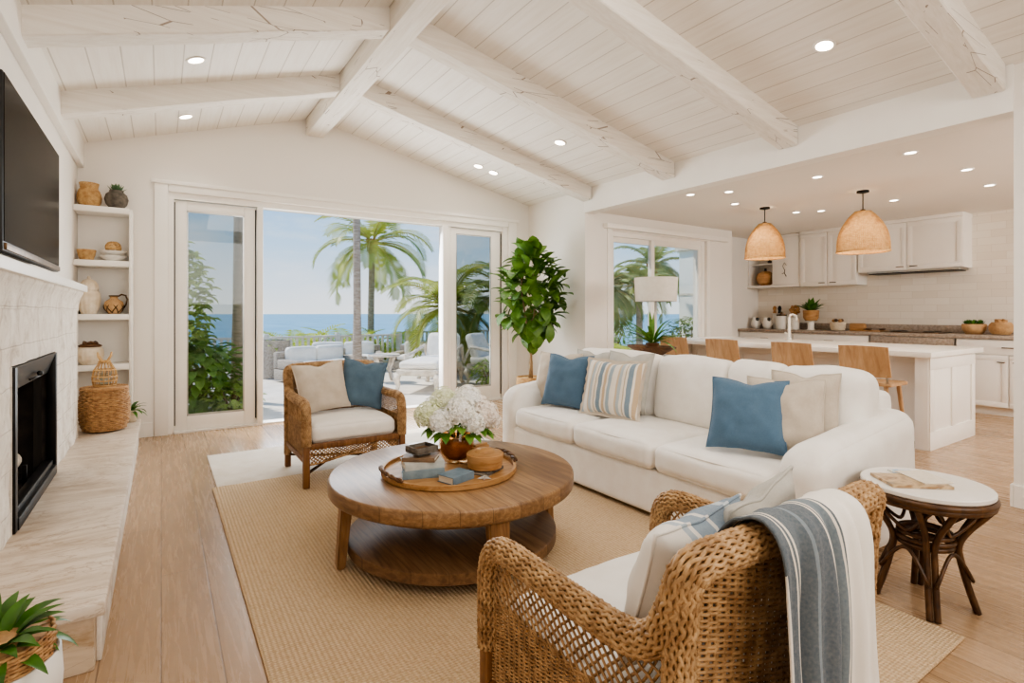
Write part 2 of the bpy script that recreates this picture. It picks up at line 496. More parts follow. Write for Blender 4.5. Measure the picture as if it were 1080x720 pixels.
M_soot = plain('sooty_brick', '#2a2421', '#40372f', .9, 12, .4)
M_bronze = plain('bronze_metal', '#4c3a29', '#6a543d', .38, 20, metal=.8)
M_steel = plain('brushed_steel', '#a8a6a2', '#bdbbb6', .3, 10, metal=.9)
M_ceramic = plain('cream_ceramic', '#d8c6ab', '#e7dac6', .55, 14, .1)
M_whitec = plain('white_ceramic', '#ece8e1', '#e6e1d8', .3, 6)
M_greyc = plain('dark_stoneware', '#4c463f', '#6f675d', .8, 24, .5, dist=.004)
M_tan = plain('tan_clay', '#b28b5f', '#cda77a', .75, 12, .2)
M_bark = plain('tree_bark', '#7d6449', '#a78d6c', .9, 20, .6, (1, 1, .3), dist=.01)
M_palmbark = plain('grey_palm_bark', '#9b8b7b', '#bfb0a0', .9, 9, .5, (1, 1, 5), dist=.02)
M_soil = plain('potting_soil', '#2e2118', '#463424', .95, 40, .6)
def leafmat(name, c1, c2, rough=.4, sc=7, trans=.0):
    m = N(name, rough, .45)
    c = m.ramp(m.noise(m.co(), sc, 3), [(.32, c1), (.68, c2)])
    m.col(c)
    if trans:
        m.b.inputs['Subsurface Weight'].default_value = 0
        t = m.new('ShaderNodeBsdfTranslucent'); m.link(c, t.inputs[0])
        mx = m.new('ShaderNodeMixShader'); mx.inputs[0].default_value = trans
        out = m.nt.nodes['Material Output']
        m.link(m.b.outputs[0], mx.inputs[1]); m.link(t.outputs[0], mx.inputs[2]); m.link(mx.outputs[0], out.inputs[0])
    return m.m
M_fig = leafmat('fig_leaf', '#355a1e', '#6c923b', .4, 6, .2)
M_leafd = leafmat('dark_glossy_leaf', '#2c5219', '#55832f', .35, 9, .1)
M_leafm = leafmat('houseplant_leaf', '#3b6a22', '#79a044', .4, 9, .1)
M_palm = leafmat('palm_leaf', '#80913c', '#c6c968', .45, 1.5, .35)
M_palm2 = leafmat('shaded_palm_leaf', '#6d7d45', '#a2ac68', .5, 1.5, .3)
M_lime = leafmat('lime_leaf', '#9fb02f', '#d6dc62', .45, 3, .4)
M_shrub = leafmat('shrub_leaf', '#93b04a', '#cbdb84', .45, 3, .5)
M_shrubd = leafmat('deep_shrub_leaf', '#6a953e', '#a0c064', .45, 3, .45)
M_rachis = plain('palm_rachis', '#a59a55', '#c5b878', .6, 6)
M_succ = leafmat('succulent_leaf', '#38553a', '#5f7d55', .5, 9)
M_hyd = leafmat('hydrangea_petal', '#f6f3e8', '#ffffff', .7, 18, .25)
M_hydp = leafmat('blush_hydrangea_petal', '#f2e8dd', '#fcf6ef', .7, 18, .25)
M_hydg = leafmat('green_hydrangea_petal', '#dfe5bd', '#f5f5e2', .7, 18, .25)
def glass_mat(name, tint, spread=.9):
    m = bpy.data.materials.new(name); m.use_nodes = True; nt = m.node_tree; nt.nodes.clear()
    o = nt.nodes.new('ShaderNodeOutputMaterial'); mx = nt.nodes.new('ShaderNodeMixShader')
    t = nt.nodes.new('ShaderNodeBsdfTransparent'); g = nt.nodes.new('ShaderNodeBsdfGlossy'); lw = nt.nodes.new('ShaderNodeLayerWeight'); lw.inputs['Blend'].default_value = .5
    pw = nt.nodes.new('ShaderNodeMath'); pw.operation = 'POWER'; pw.inputs[1].default_value = 4
    f = nt.nodes.new('ShaderNodeMath'); f.operation = 'MULTIPLY_ADD'; f.inputs[1].default_value = .6; f.inputs[2].default_value = .03
    nt.links.new(lw.outputs['Facing'], pw.inputs[0]); nt.links.new(pw.outputs[0], f.inputs[0])
    t.inputs[0].default_value = (*tint, 1); g.inputs['Roughness'].default_value = .02
    g.inputs[0].default_value = (spread, spread, spread, 1)
    L = nt.links.new
    L(f.outputs[0], mx.inputs[0]); L(t.outputs[0], mx.inputs[1]); L(g.outputs[0], mx.inputs[2]); L(mx.outputs[0], o.inputs[0])
    return m
M_glass = glass_mat('window_glass', (.93, .95, .94)); M_glassg = glass_mat('grey_door_glass', (.66, .68, .67))
M_vase = glass_mat('amber_glass', (.86, .7, .52))
M_clear = glass_mat('clear_jar_glass', (.9, .92, .9))
def emit(name, c, st):
    m = N(name, .5); m.col(c); m.b.inputs['Emission Color'].default_value = lin(c); m.b.inputs['Emission Strength'].default_value = st; return m.m
M_led = emit('downlight_lens', '#fff3e2', 9)
M_bulb = emit('warm_bulb', '#ffd9a0', 25)
def tiles():
    m = N('glazed_wall_tile', .18, .5)
    b = m.new('ShaderNodeTexBrick'); b.inputs['Scale'].default_value = 1; b.inputs['Brick Width'].default_value = .3; b.inputs['Row Height'].default_value = .1
    b.inputs['Mortar Size'].default_value = .0022; b.inputs['Color1'].default_value = lin('#ece4d8'); b.inputs['Color2'].default_value = lin('#e4dacb'); b.inputs['Mortar'].default_value = lin('#d6cabb')
    v = m.co((1, 1, 1), 'yz0'); m.link(v, b.inputs['Vector'])
    m.col(b.outputs['Color']); m.bump(m.math('SUBTRACT', 1, b.outputs['Fac']), .25, .003); m.bump(m.noise(v, 7, 2), .12, .01)
    return m.m
M_tile = tiles()
M_shade = N('woven_shade', .8, .1); _v = M_shade.co()
_c = M_shade.ramp(M_shade.noise(_v, 40, 4), [(.3, '#c0a177'), (.7, '#e0c8a2')]); M_shade.col(_c)
_t = M_shade.new('ShaderNodeBsdfTranslucent'); M_shade.link(_c, _t.inputs[0]); _mx = M_shade.new('ShaderNodeMixShader'); _mx.inputs[0].default_value = .45
M_shade.link(M_shade.b.outputs[0], _mx.inputs[1]); M_shade.link(_t.outputs[0], _mx.inputs[2]); M_shade.link(_mx.outputs[0], M_shade.nt.nodes['Material Output'].inputs[0]); M_shade = M_shade.m
M_lampsh = leafmat('white_lamp_fabric', '#eae4da', '#f1ece3', .8, 20, .3)
M_pave = plain('terrace_paving', '#d9d0c4', '#ece5da', .75, 2.2, .1, detail=6)
M_deck = plain('weathered_wood', '#d4ccc0', '#ebe5da', .8, 5, .2, (1, 1, 4))
M_outw = plain('whitewashed_teak', '#c9bdad', '#e6ddd0', .7, 9, .2)
M_outc = fabric('outdoor_white_cloth', '#efebe4', '#f7f4ee', 200, .1)
M_outg = plain('grey_wicker', '#9c9184', '#bcb1a3', .75, 30, .4)
M_sea = N('sea_water', .35, .3); _v = M_sea.co((.02, .004, 1))
M_sea.col(M_sea.ramp(M_sea.noise(_v, 3, 5), [(.3, '#5590ab'), (.7, '#80b0c4')])); M_sea.bump(M_sea.noise(M_sea.co((.3, .06, 1)), 2, 4), .15, .3); M_sea = M_sea.m

# ------------------------------------------------------------------ room shell
XL, XR, YG, XK, YW = -.68, 4.7, 6.65, 9.3, 5.35
RX, RZ, SL, SR = 1.54, 3.62, .31, .222
ZK = 2.64
def zc(x): return RZ - (SL * (RX - x) if x < RX else SR * (x - RX))
mb = MB(); mb.bx(-1.2, 10, -3, 6.72, -.2, 0); struct('floor', mb, M_floor)
# left wall with the firebox hole
mb = MB()
mb.bx(XL-.6, XL, -3, 3.3, -.1, 3); mb.bx(XL-.6, XL, 4.55, YG+.15, -.1, 3); mb.bx(XL-.6, XL, 3.3, 4.55, 1.05, 3); mb.bx(XL-.6, XL, 3.3, 4.55, -.1, .25)
struct('wall_left', mb, M_wall)
# gable wall with the wide door opening
mb = MB()
mb.bx(XL, .0, YG, YG+.16, 0, 2.62); mb.bx(4.38, XR+.12, YG, YG+.16, 0, 2.62)
mb.prism([(XL, 2.62), (XR+.12, 2.62), (XR+.12, zc(XR)+.05), (RX, RZ+.05), (XL, zc(XL)+.05)], 'y', YG, YG+.16)
struct('wall_back', mb, M_wall)
mb = MB(); mb.bx(XR, XR+.12, YW, YG, 0, 3.0)
struct('wall_return', mb, M_wall)
mb = MB(); mb.bx(XR, XR+.2, -3, 1.1, 0, 3.0); struct('wall_right', mb, M_wall)
mb = MB(); mb.bx(XL-.2, 10, -3.15, -3, 0, 3.7); struct('wall_front', mb, M_wall)
# kitchen: window wall, end wall, tiled long wall
mb = MB()
mb.bx(XR+.12, 5.17, YW, YW+.25, 0, ZK+.05); mb.bx(7.24, 7.92, YW, YW+.25, 0, ZK+.05); mb.bx(5.17, 7.24, YW, YW+.25, 2.42, ZK+.05); mb.bx(5.17, 7.24, YW, YW+.25, 0, .12)
mb.bx(7.84, 7.92, YW+.25, 5.74, 0, ZK+.05)
struct('wall_side', mb, M_wall)
mb = MB(); mb.bx(7.84, XK+.15, 5.74, 5.86, 0, ZK+.05); struct('wall_kitchen_end', mb, M_wall)
mb = MB(); mb.bx(XK, XK+.15, -3, 5.74, 0, ZK+.05); struct('wall_kitchen', mb, M_tile)
mb = MB(); mb.bx(XR+.1, XK+.15, -3, 5.86, ZK, ZK+.12); struct('ceiling_kitchen', mb, M_wall)
def slope(name, x0, x1):
    mb = MB(); mb.prism([(x0, zc(x0)), (x1, zc(x1)), (x1, zc(x1)+.12), (x0, zc(x0)+.12)], 'y', -3.1, YG+.2); struct(name, mb, M_plank)
slope('ceiling_left', XL-.2, RX); slope('ceiling_right', RX, XR+.2)
# header between living room and kitchen
mb = MB(); mb.bx(XR-.02, XR+.14, 1.1, YW, ZK-.03, zc(XR)+.06); struct('trim_header', mb, M_trim)
mb = MB(); mb.bx(RX-.1, RX+.1, -3, YG-.01, 3.4, RZ, .006); struct('trim_ridge_beam', mb, M_beamy, 30)
bi = 0
BT = .2
for y in (5.28, 3.94, 2.6, 1.22, -.2):
    for x0, x1 in ((XL+.005, RX-.101), (RX+.101, XR-.03)):
        if x0 < 0 and y < 3: continue
        mb = MB()
        z0, z1 = zc(x0), zc(x1); b = .17
        n = 14; hw = .085
        # beam follows the roof slope, slightly hand-hewn
        def sec(t):
            x = x0 + (x1-x0)*t; z = z0 + (z1-z0)*t
            w = hw + noise.noise(V((x*2.3, y, 1))) * .006; d = b + noise.noise(V((x*2.1, y, 5))) * .008
            return [(x, y-w, z+.04), (x, y-w, z-d+.008), (x, y-w+.008, z-d), (x, y+w-.008, z-d), (x, y+w, z-d+.008), (x, y+w, z+.04)]
        vs = []; fs = []
        for i in range(n+1): vs += sec(i/n)
        for i in range(n):
            for j in range(6):
                j2 = (j+1) % 6; fs.append((i*6+j, i*6+j2, (i+1)*6+j2, (i+1)*6+j))
        fs += [tuple(range(6))[::-1], tuple(range(n*6, n*6+6))]
        bm = bmesh.new(); bv = [bm.verts.new(p) for p in vs]; [bm.faces.new([bv[i] for i in f]) for f in fs]
        bmesh.ops.recalc_face_normals(bm, faces=bm.faces); mb.bm(bm)
        bi += 1
        struct('trim_rafter_%d' % bi, mb, M_beamx, 30)
# ledger along the left eave
mb = MB(); mb.bx(XL, XL+.05, -3, YG, 2.7, zc(XL)+.03, .006); struct('trim_ledger', mb, M_trim)
mb = MB(); mb.bx(XR-.016, XR, -2.9, 1.1, 0, .15, .004); mb.bx(XR-.016, XR+.216, 1.1, 1.116, 0, .15, .004); struct('baseboard_right', mb, M_trim)
mb = MB(); mb.bx(XR-.016, XR, YW, YG, 0, .15, .004); struct('baseboard_return', mb, M_trim)
mb = MB(); mb.bx(XR, 5.17, YW-.016, YW, 0, .15, .004); mb.bx(7.24, 7.9, YW-.016, YW, 0, .15, .004); struct('baseboard_side', mb, M_trim)
mb = MB(); mb.bx(XL, -.07, YG-.016, YG, 0, .15, .004); mb.bx(4.5, XR-.02, YG-.016, YG, 0, .15, .004); struct('baseboard_back', mb, M_trim)
# door casing
mb = MB()
mb.bx(-.06, .06, YG-.03, YG+.04, 0, 2.66, .006); mb.bx(4.32, 4.46, YG-.03, YG+.04, 0, 2.66, .006); mb.bx(.061, 4.319, YG-.03, YG+.04, 2.555, 2.66, .006)
mb.bx(-.09, 4.49, YG-.05, YG-.03, 2.63, 2.67, .004)
struct('trim_1', mb, M_trim, 30)
mb = MB()   # jambs, track and posts
mb.bx(.061, .112, YG+.0, YG+.16, .0, 2.555); mb.bx(4.23, 4.319, YG+.0, YG+.16, 0, 2.555); mb.bx(.101, 4.229, YG+.01, YG+.16, 2.49, 2.555)
mb.bx(.915, .975, YG+.0, YG+.13, .02, 2.489, .004); mb.bx(3.25, 3.33, YG+.0, YG+.13, .02, 2.489, .004); mb.bx(3.345, 3.39, YG+.03, YG+.13, .02, 2.489, .004)
mb.bx(.101, 4.229, YG+.0, YG+.16, .0, .02)
struct('trim_door_frame', mb, M_trim, 30)
def glazed_door(name, x0, x1, y0, zb, zt, sl, sr, rb, rt, gm, gap_xs):
    mb = MB()
    mb.bx(x0, x0+sl, y0, y0+.05, zb, zt, .004); mb.bx(x1-sr, x1, y0, y0+.05, zb, zt, .004)
    mb.bx(x0+sl, x1-sr, y0, y0+.05, zb, zb+rb, .004); mb.bx(x0+sl, x1-sr, y0, y0+.05, zt-rt, zt, .004)
    o = struct(name, mb, M_trim, 30)
    mb = MB(); mb.bx(x0+sl, x1-sr, y0+.02, y0+.028, zb+rb, zt-rt); mb.build('pane', gm, o)
    mb = MB()
    for s in gap_xs: mb.bx(s-.007, s+.007, y0-.008, y0+.004, zb+.06, zt-.02)
    mb.build('gap_shade_strip', M_dark, o)  # dark strips standing in for the shaded gaps beside the stiles
    mb = MB(); gx0, gx1, gz0, gz1 = x0+sl, x1-sr, zb+rb, zt-rt
    mb.bx(gx0, gx0+.012, y0+.004, y0+.02, gz0, gz1); mb.bx(gx1-.012, gx1, y0+.004, y0+.02, gz0, gz1); mb.bx(gx0, gx1, y0+.004, y0+.02, gz1-.014, gz1); mb.bx(gx0, gx1, y0+.004, y0+.02, gz0, gz0+.02)
    mb.build('glazing_bead', M_steel, o)
    return o
glazed_door('door_1', .11, .91, YG+.045, .02, 2.48, .12, .125, .15, .1, M_glassg, (.117, .903))
glazed_door('door_2', 3.4, 4.225, YG+.045, .02, 2.48, .075, .17, .19, .075, M_glassg, (4.218,))
# kitchen window: two sashes
mb = MB()
y0 = YW+.03
mb.bx(5.17, 5.24, y0, y0+.12, .12, 2.42, .004); mb.bx(7.17, 7.24, y0, y0+.12, .12, 2.42, .004); mb.bx(5.24, 7.17, y0, y0+.12, 2.35, 2.42, .004); mb.bx(5.24, 7.17, y0, y0+.12, .12, .2, .004)
w1 = struct('window_1', mb, M_trim, 30)
for a, b, yy in ((5.24, 6.12, y0+.06), (6.02, 7.17, y0+.01)):
    mb = MB(); mb.bx(a, a+.07, yy, yy+.045, .2, 2.35, .004); mb.bx(b-.07, b, yy, yy+.045, .2, 2.35, .004); mb.bx(a+.07, b-.07, yy, yy+.045, .2, .27); mb.bx(a+.07, b-.07, yy, yy+.045, 2.28, 2.35)
    s_ = mb.build('window_sash', M_trim, w1, 30)
    mb = MB(); mb.bx(a+.07, b-.07, yy+.018, yy+.026, .27, 2.28); mb.build('pane', M_glass, s_)
mb = MB(); mb.bx(5.02, 7.7, YW-.09, YW, 2.435, 2.5, .006); struct('trim_2', mb, M_trim, 30)
mb = MB(); mb.bx(5.09, 5.17, YW-.02, YW, 0, 2.435, .004); mb.bx(7.24, 7.32, YW-.02, YW, 0, 2.435, .004); struct('trim_3', mb, M_trim, 30)

# recessed downlights
def spot(loc, e, size=2.2, blend=.8, c=(1, .95, .88)):
    l = bpy.data.lights.new('downlight', 'SPOT'); l.energy = e; l.spot_size = size; l.spot_blend = blend; l.color = c; l.shadow_soft_size = .06
    o = bpy.data.objects.new('downlight', l); col.objects.link(o); o.location = loc
DL = [(.22, 4.71, 'between the two left rafters'), (.2, 6.1, 'close to the gable wall left of the ridge'), (3.65, 4.57, 'between the two far right rafters'),
      (3.45, 6.02, 'first of the pair near the gable right of the ridge'), (3.68, 6.02, 'second of the pair near the gable, nearer the wall'), (3.8, 1.86, 'largest, between the two nearest right rafters')]
KL = [(5.29, 1.89, 'nearest the header, right of the taller pendant'), (6.36, 1.82, 'over the near island end'), (7.34, 1.91, 'farthest right above the stone counter'), (7.36, 2.8, 'behind the near pendant'),
      (5.06, 3.95, 'first of the pair by the window trim'), (5.3, 3.62, 'second of the pair by the window trim'), (7.14, 3.86, 'left of two close lights over the sink side'), (7.31, 3.62, 'right of two close lights over the sink side'), (5.46, 2.74, 'between header and near pendant'), (5.95, 3.98, 'beside the far pendant canopy')]
d0 = None
for i, (x, y, w) in enumerate(DL + KL):
    sl = i < len(DL)
    z = zc(x) if sl else ZK
    rot = (0, (math.atan(SR) if x > RX else -math.atan(SL)), 0) if sl else (0, 0, 0)
    lab = ('round white recessed ceiling light ' if sl else 'small round kitchen ceiling light ') + w
    if d0 is None:
        t = thing('recessed_ceiling_light', lab, 'ceiling light', (x, y, z), group='recessed ceiling lights', rot=rot)
        mb = MB(); mb.lathe([(.052, -.001), (.054, -.008), (.068, -.008), (.072, -.001)], 32); mb.build('trim_ring', M_trim, t, 40)
        mb = MB(); mb.lathe([(0, -.005), (.052, -.005)], 32); mb.build('lens', M_led, t)
        d0 = t
    else:
        q_ = dup(d0, (x, y, z), 0, lab, rot=rot)
        if not sl: q_.scale = (.78, .78, 1)
    spot((x, y, z-.03), 10 if sl else 9)
# ------------------------------------------------------------------ fireplace wall
fp = thing('fireplace', 'whitewashed stone fireplace with black metal insert and long stone hearth bench', 'fireplace', (XL, 4.07, 0))
XS = .1   # surround depth
mb = MB()
oy0, oy1, oz0, oz1 = -.74, .45, .25, 1.03
for (a, b, c, d) in ((-1.57, oy0, .25, 1.3), (oy1, 1.57, .25, 1.3), (oy0, oy1, oz1, 1.3)):
    def fn(u, v, a=a, b=b, c=c, d=d):
        y = a + (b-a)*u; z = c + (d-c)*v
        e = noise.noise(V((y*5, z*5, 2))) * .008 + noise.noise(V((y*14, z*14, 2))) * .004
        edge = min(u*(b-a), (1-u)*(b-a), 9)
        return (XS + e, y, z)
    mb.grid(fn, max(4, int((b-a)/.04)), max(4, int((d-c)/.04)))
mb.bx(0, XS-.012, -1.565, oy0-.004, .25, 1.3); mb.bx(0, XS-.012, oy1+.004, 1.565, .25, 1.3); mb.bx(0, XS-.012, oy0, oy1, oz1+.004, 1.3)
mb.bx(XS-.012, XS+.004, 1.55, 1.575, .25, 1.3); mb.bx(XS-.02, XS+.004, oy0-.02, oy0, .25, oz1); mb.bx(XS-.02, XS+.004, oy1, oy1+.02, .25, oz1)
mb.build('stone_surround', M_stone, fp, 40)
mb = MB()
cove = [(0, 1.3), (XS+.005, 1.3), (XS+.006, 1.34), (XS+.014, 1.39), (XS+.03, 1.43), (XS+.036, 1.44), (XS+.036, 1.455), (0, 1.455)]
mb.prism(cove, 'y', -1.62, 1.62)
mb.build('stone_corbel', M_stone, fp, 40)
mb = MB(); mb.bx(.0, XS+.06, -1.68, 1.66, 1.4551, 1.51, .006); mb.build('mantel_shelf', M_trim, fp, 30)
h = MB(); h.bx(0, .48, -1.66, 2.27, 0, .198, .006)
hb = h.build('hearth_base', M_trav2, fp, 30)
mb = MB(); mb.bx(0, .515, -1.69, 2.3, .2, .25, .01); mb.build('hearth_slab', M_trav, hb, 30)
mb = MB(); mb.bx(.48, .497, -1.6, 2.26, 0, .198, .004); mb.build('hearth_skirt', M_stone, hb, 30)
mb = MB()  # firebox inside
mb.bx(-.5, -.48, oy0, oy1, .25, 1.03); mb.bx(-.48, .085, oy0, oy0+.015, .2505, 1.03); mb.bx(-.48, .085, oy1-.015, oy1, .2505, 1.03); mb.bx(-.48, .085, oy0, oy1, 1.01, 1.03); mb.bx(-.48, .085, oy0, oy1, .2505, .262)
mb.build('firebox', M_soot, fp)
mb = MB()
mb.bx(.07, .115, oy0+.002, oy0+.05, .252, 1.025, .003); mb.bx(.07, .115, oy1-.05, oy1-.002, .252, 1.025, .003)
mb.bx(.07, .12, oy0+.05, oy1-.05, .252, .31, .003); mb.bx(.05, .1, oy0+.05, oy1-.05, .31, .34, .003)
mb.build('insert_frame', M_black, fp, 30)
mb = MB(); mb.prism([(.115, 1.025), (.06, 1.025), (.06, .9), (.075, .9)], 'y', oy0+.05, oy1-.05); hd = mb.build('smoke_hood', M_black, fp, 30)
mb = MB(); mb.ball((.115, -.14, .945), .014); mb.tube([(.095, -.28, .925), (.112, -.14, .93), (.095, .0, .94)], .006); mb.build('damper_handle', M_dark, hd, True)
mb = MB()
for k in range(24):
    y = oy1-.06 - k*.011
    mb.tube([(.045, y, .34), (.045, y, .9)], .0022, 4)
mb.build('mesh_screen', M_black, fp)
mb = MB()
for y in (-.35, .05): mb.bx(-.33, .03, y-.012, y+.012, .3, .322); mb.bx(.01, .03, y-.012, y+.012, .262, .4); mb.bx(-.33, -.31, y-.012, y+.012, .262, .3)
for x in (-.27, -.16, -.05): mb.bx(x-.01, x+.01, -.47, .17, .322, .338)
mb.build('log_grate', M_black, fp)
M_birch = plain('birch_bark', '#b9a58a', '#e0d4c0', .85, 9, .4, (3, 1, 3))
for i, (x, z, ry, r, lb) in enumerate(((-.052, .392, .03, .052, 'pale birch log at the front of the fireplace grate'), (-.18, .395, -.03, .055, 'pale birch log at the back of the fireplace grate'), (-.115, .505, .22, .05, 'pale birch log lying across the top in the fireplace'))):
    mb = MB(); L = .27
    pts = [(noise.noise(V((k, i, 1)))*.008, -L + 2*L*k/8, noise.noise(V((k, i, 4)))*.008) for k in range(9)]
    mb.tube(pts, [r*(1+.07*noise.noise(V((k*.7, i, 8)))) for k in range(9)], 14)
    o = mb.build('firewood_log', M_birch, None, 50); place(o, (XL+x, 3.95, z+.02), 0, (0, 0, ry)); tag(o, lb, 'log', 'birch logs in the fireplace')
# television
tv = thing('television', 'wide black flat screen television on the wall above the mantel', 'television', (XL, 3.77, 1.545))
mb = MB(); mb.bx(.09, .125, -.73, .73, 0, .76, .006); mb.bx(.03, .09, -.5, .5, .2, .6, .01); mb.build('housing', M_dark, tv, 30)
mb = MB(); mb.bx(.125, .128, -.72, .72, .04, .752); ms = N('black_screen', .16, .22); ms.col('#171412'); ms.b.inputs['IOR'].default_value = 1.07; mb.build('screen', ms.m, tv)
mb = MB(); mb.bx(.002, .03, -.2, .2, .3, .5); mb.build('wall_mount', M_black, tv)
mb = MB(); mb.bx(.1, .135, -.71, .71, .004, .034, .004); mb.build('speaker_bar', M_bronze, tv, 30)
# shelf unit
su = thing('built_in_shelf', 'white built in corner shelf unit with four shelves beside the fireplace', 'shelf', (XL, 6.33, .25))
for z in (2.29, 1.78, 1.27, .79):
    mb = MB(); mb.bx(.002, .42, 0, .3, z-.25-.055, z-.25, .004); mb.build('shelf', M_trim, su, 30)
mb = MB(); mb.bx(.42, .445, .005, .3, .002, 2.05-.02, .003); mb.build('side_panel', M_trim, su, 30)
mb = MB(); mb.bx(.002, .42, .3, .312, .002, 2.04); mb.build('back_panel', M_trim, su)

def weave_lathe(mb, prof, nst=36, rows=None, amp=.004, r=.005, c=(0, 0, 0), n=5):
    """basket wall: horizontal strands passing in and out of upright stakes, along a profile (r,z)"""
    zs = [p[1] for p in prof]
    def rad_at(z):
        for (r0, z0), (r1, z1) in zip(prof, prof[1:]):
            if z0 <= z <= z1: return r0 + (r1-r0)*((z-z0)/max(1e-6, z1-z0))
        return prof[-1][0]
    z0, z1 = zs[0], zs[-1]
    rows = rows or int((z1-z0) / (r*1.9))
    for j in range(rows):
        z = z0 + (z1-z0)*(j+.5)/rows; R0 = rad_at(z)
        pts = []
        K = nst*2
        for k in range(K):
            a = 2*PI*k/K
            rr = R0 + amp*math.cos(a*nst/2 + PI*j) + noise.noise(V((a*3, z*30, 1)))*.002
            pts.append((c[0]+rr*math.cos(a), c[1]+rr*math.sin(a), c[2]+z))
        mb.tube(pts, r, n, closed=True)
    for k in range(nst):
        a = 2*PI*(k+.5)/nst
        pts = [(c[0]+rad_at(z0+(z1-z0)*i/8)*math.cos(a), c[1]+rad_at(z0+(z1-z0)*i/8)*math.sin(a), c[2]+z0+(z1-z0)*i/8) for i in range(9)]
        mb.tube(pts, r*.7, 4)
def SX(x): return x
SY = 6.47
# top shelf
t = thing('woven_vase', 'tan woven bulbous vase on the top corner shelf', 'vase', (-.575, SY, 2.292)); t.scale = (.94, .94, 1)
mb = MB(); pf = [(.07, .004), (.095, .05), (.1, .1), (.085, .15), (.068, .175), (.07, .2), (.078, .23)]
weave_lathe(mb, pf, 30, amp=.002, r=.006); mb.build('woven_body', M_seagrass, t, True)
mb = MB(); mb.lathe([(0, .0), (.068, .0), (.092, .05), (.096, .1), (.08, .15), (.064, .175), (.064, .2)], 24); mb.build('liner', M_tan, t, True)
t = thing('stone_urn', 'dark grey rounded urn holding a succulent on the top corner shelf', 'urn', (-.365, SY, 2.29)); t.scale = (.95, .95, 1)
mb = MB(); mb.lathe([(0, 0), (.05, 0), (.09, .05), (.103, .1), (.09, .145), (.06, .17), (.062, .185), (.05, .185), (.045, .16), (0, .16)], 32); mb.build('pot', M_greyc, t, True)
mb = MB()
for k in range(22):
    a = k*2.4; e = .25 + .055*k; leaf(mb, (.02*math.cos(a), .02*math.sin(a), .17), (math.cos(a)*math.cos(e), math.sin(a)*math.cos(e), math.sin(e)), .085, .03, -.5, 5, .9)
mb.build('succulent', M_succ, t, True)
# second shelf
t = thing('small_basket', 'small woven bowl basket on the second corner shelf', 'basket', (-.593, SY-.03, 1.782)); t.scale = (.85, .85, 1)
mb = MB(); weave_lathe(mb, [(.055, .006), (.072, .05), (.082, .1)], 24, amp=.003, r=.006); mb.lathe([(0, .002), (.052, .002), (.068, .05), (.076, .095)], 20); mb.build('woven_body', M_seagrass, t, True)
bw = MB(); bw.lathe([(0, 0), (.06, 0), (.065, .012), (.11, .035), (.125, .055), (.12, .056), (.1, .038), (0, .022)], 40)
o1 = bw.build('ceramic_bowl', M_whitec, None, 50); place(o1, (-.39, SY, 1.781)); o1.scale = (.88, .88, 1); tag(o1, 'white ceramic bowl at the bottom of the shelf stack', 'bowl', 'white bowls on the second shelf')
o2 = dup(o1, (-.39, SY, 1.827), .4, 'white ceramic bowl on top of the shelf stack, under the woven ball')
mb = MB()
for k in range(16):
    a = rnd.uniform(0, 6.28); tl = rnd.uniform(-1.2, 1.2)
    M = Matrix.Rotation(a, 4, 'Z') @ Matrix.Rotation(tl, 4, 'X')
    mb.tube([M @ V((.062*math.cos(q*PI/9), .062*math.sin(q*PI/9), 0)) + V((0, 0, .056)) for q in range(18)], .006, 5, closed=True)
o = mb.build('rattan_ball', M_seagrass, None, True); place(o, (-.39, SY, 1.86)); tag(o, 'open rattan ball resting in the white bowls on the shelf', 'ornament')
# third shelf
t = thing('ginger_jar', 'cream ribbed lidded jar on the third corner shelf', 'jar', (-.575, SY-.03, 1.272)); t.scale = (.94, .94, 1)
def ribbed(mb, prof, ribs, amp, n=64):
    def fn(u, v):
        x = v*(len(prof)-1); i = min(len(prof)-2, int(x)); f = x-i
        r = prof[i][0]*(1-f)+prof[i+1][0]*f; z = prof[i][1]*(1-f)+prof[i+1][1]*f
        a = u*2*PI; r *= 1 + amp*math.cos(ribs*a)
        return (r*math.cos(a), r*math.sin(a), z)
    mb.grid(fn, n, (len(prof)-1)*4, closeu=True)
mb = MB(); ribbed(mb, [(.06, 0), (.085, .06), (.096, .14), (.094, .19), (.075, .22), (.07, .228)], 14, .025); mb.lathe([(0, .002), (.06, .002)], 20); mb.build('jar_body', M_ceramic, t, True)
mb = MB(); ribbed(mb, [(.078, .225), (.08, .25), (.07, .29), (.045, .32), (.012, .335), (.001, .336)], 14, .03); mb.ball((0, 0, .345), .016); mb.build('lid', M_ceramic, t, True)
o = MB(); o.lathe([(0, 0), (.03, 0), (.026, .03), (.012, .05), (.014, .2), (.03, .21), (.03, .245), (.012, .26), (0, .262)], 20); o = o.build('candle_holder', M_greyc, None, True); place(o, (-.636, SY+.09, 1.272)); tag(o, 'small dark candle holder behind the cream jar', 'candle holder')
t = thing('netted_jug', 'bronze netted jug with loop handle on the third shelf', 'jug', (-.385, SY, 1.272)); t.scale = (.84, .84, .95)
mb = MB(); mb.lathe([(0, 0), (.055, 0), (.085, .045), (.097, .085), (.085, .125), (.045, .15), (.035, .165), (.045, .185), (.036, .185), (.028, .165), (0, .16)], 32); mb.build('jug_body', M_tan, t, True)
mb = MB()
for s in (1, -1):
    for k in range(7):
        pts = []
        for i in range(13):
            q = i/12; z = .01 + .135*q; R0 = .058 + .042*math.sin(PI*min(1, q*1.05)) - .01*q
            a = k*2*PI/7 + s*q*1.1; pts.append((R0*math.cos(a), R0*math.sin(a), z))
        mb.tube(pts, .006, 5)
mb.tube([(.045*math.cos(k*PI/10), .045*math.sin(k*PI/10), .184) for k in range(20)], .007, 5, closed=True)
mb.build('bronze_netting', M_bronze, t, True)
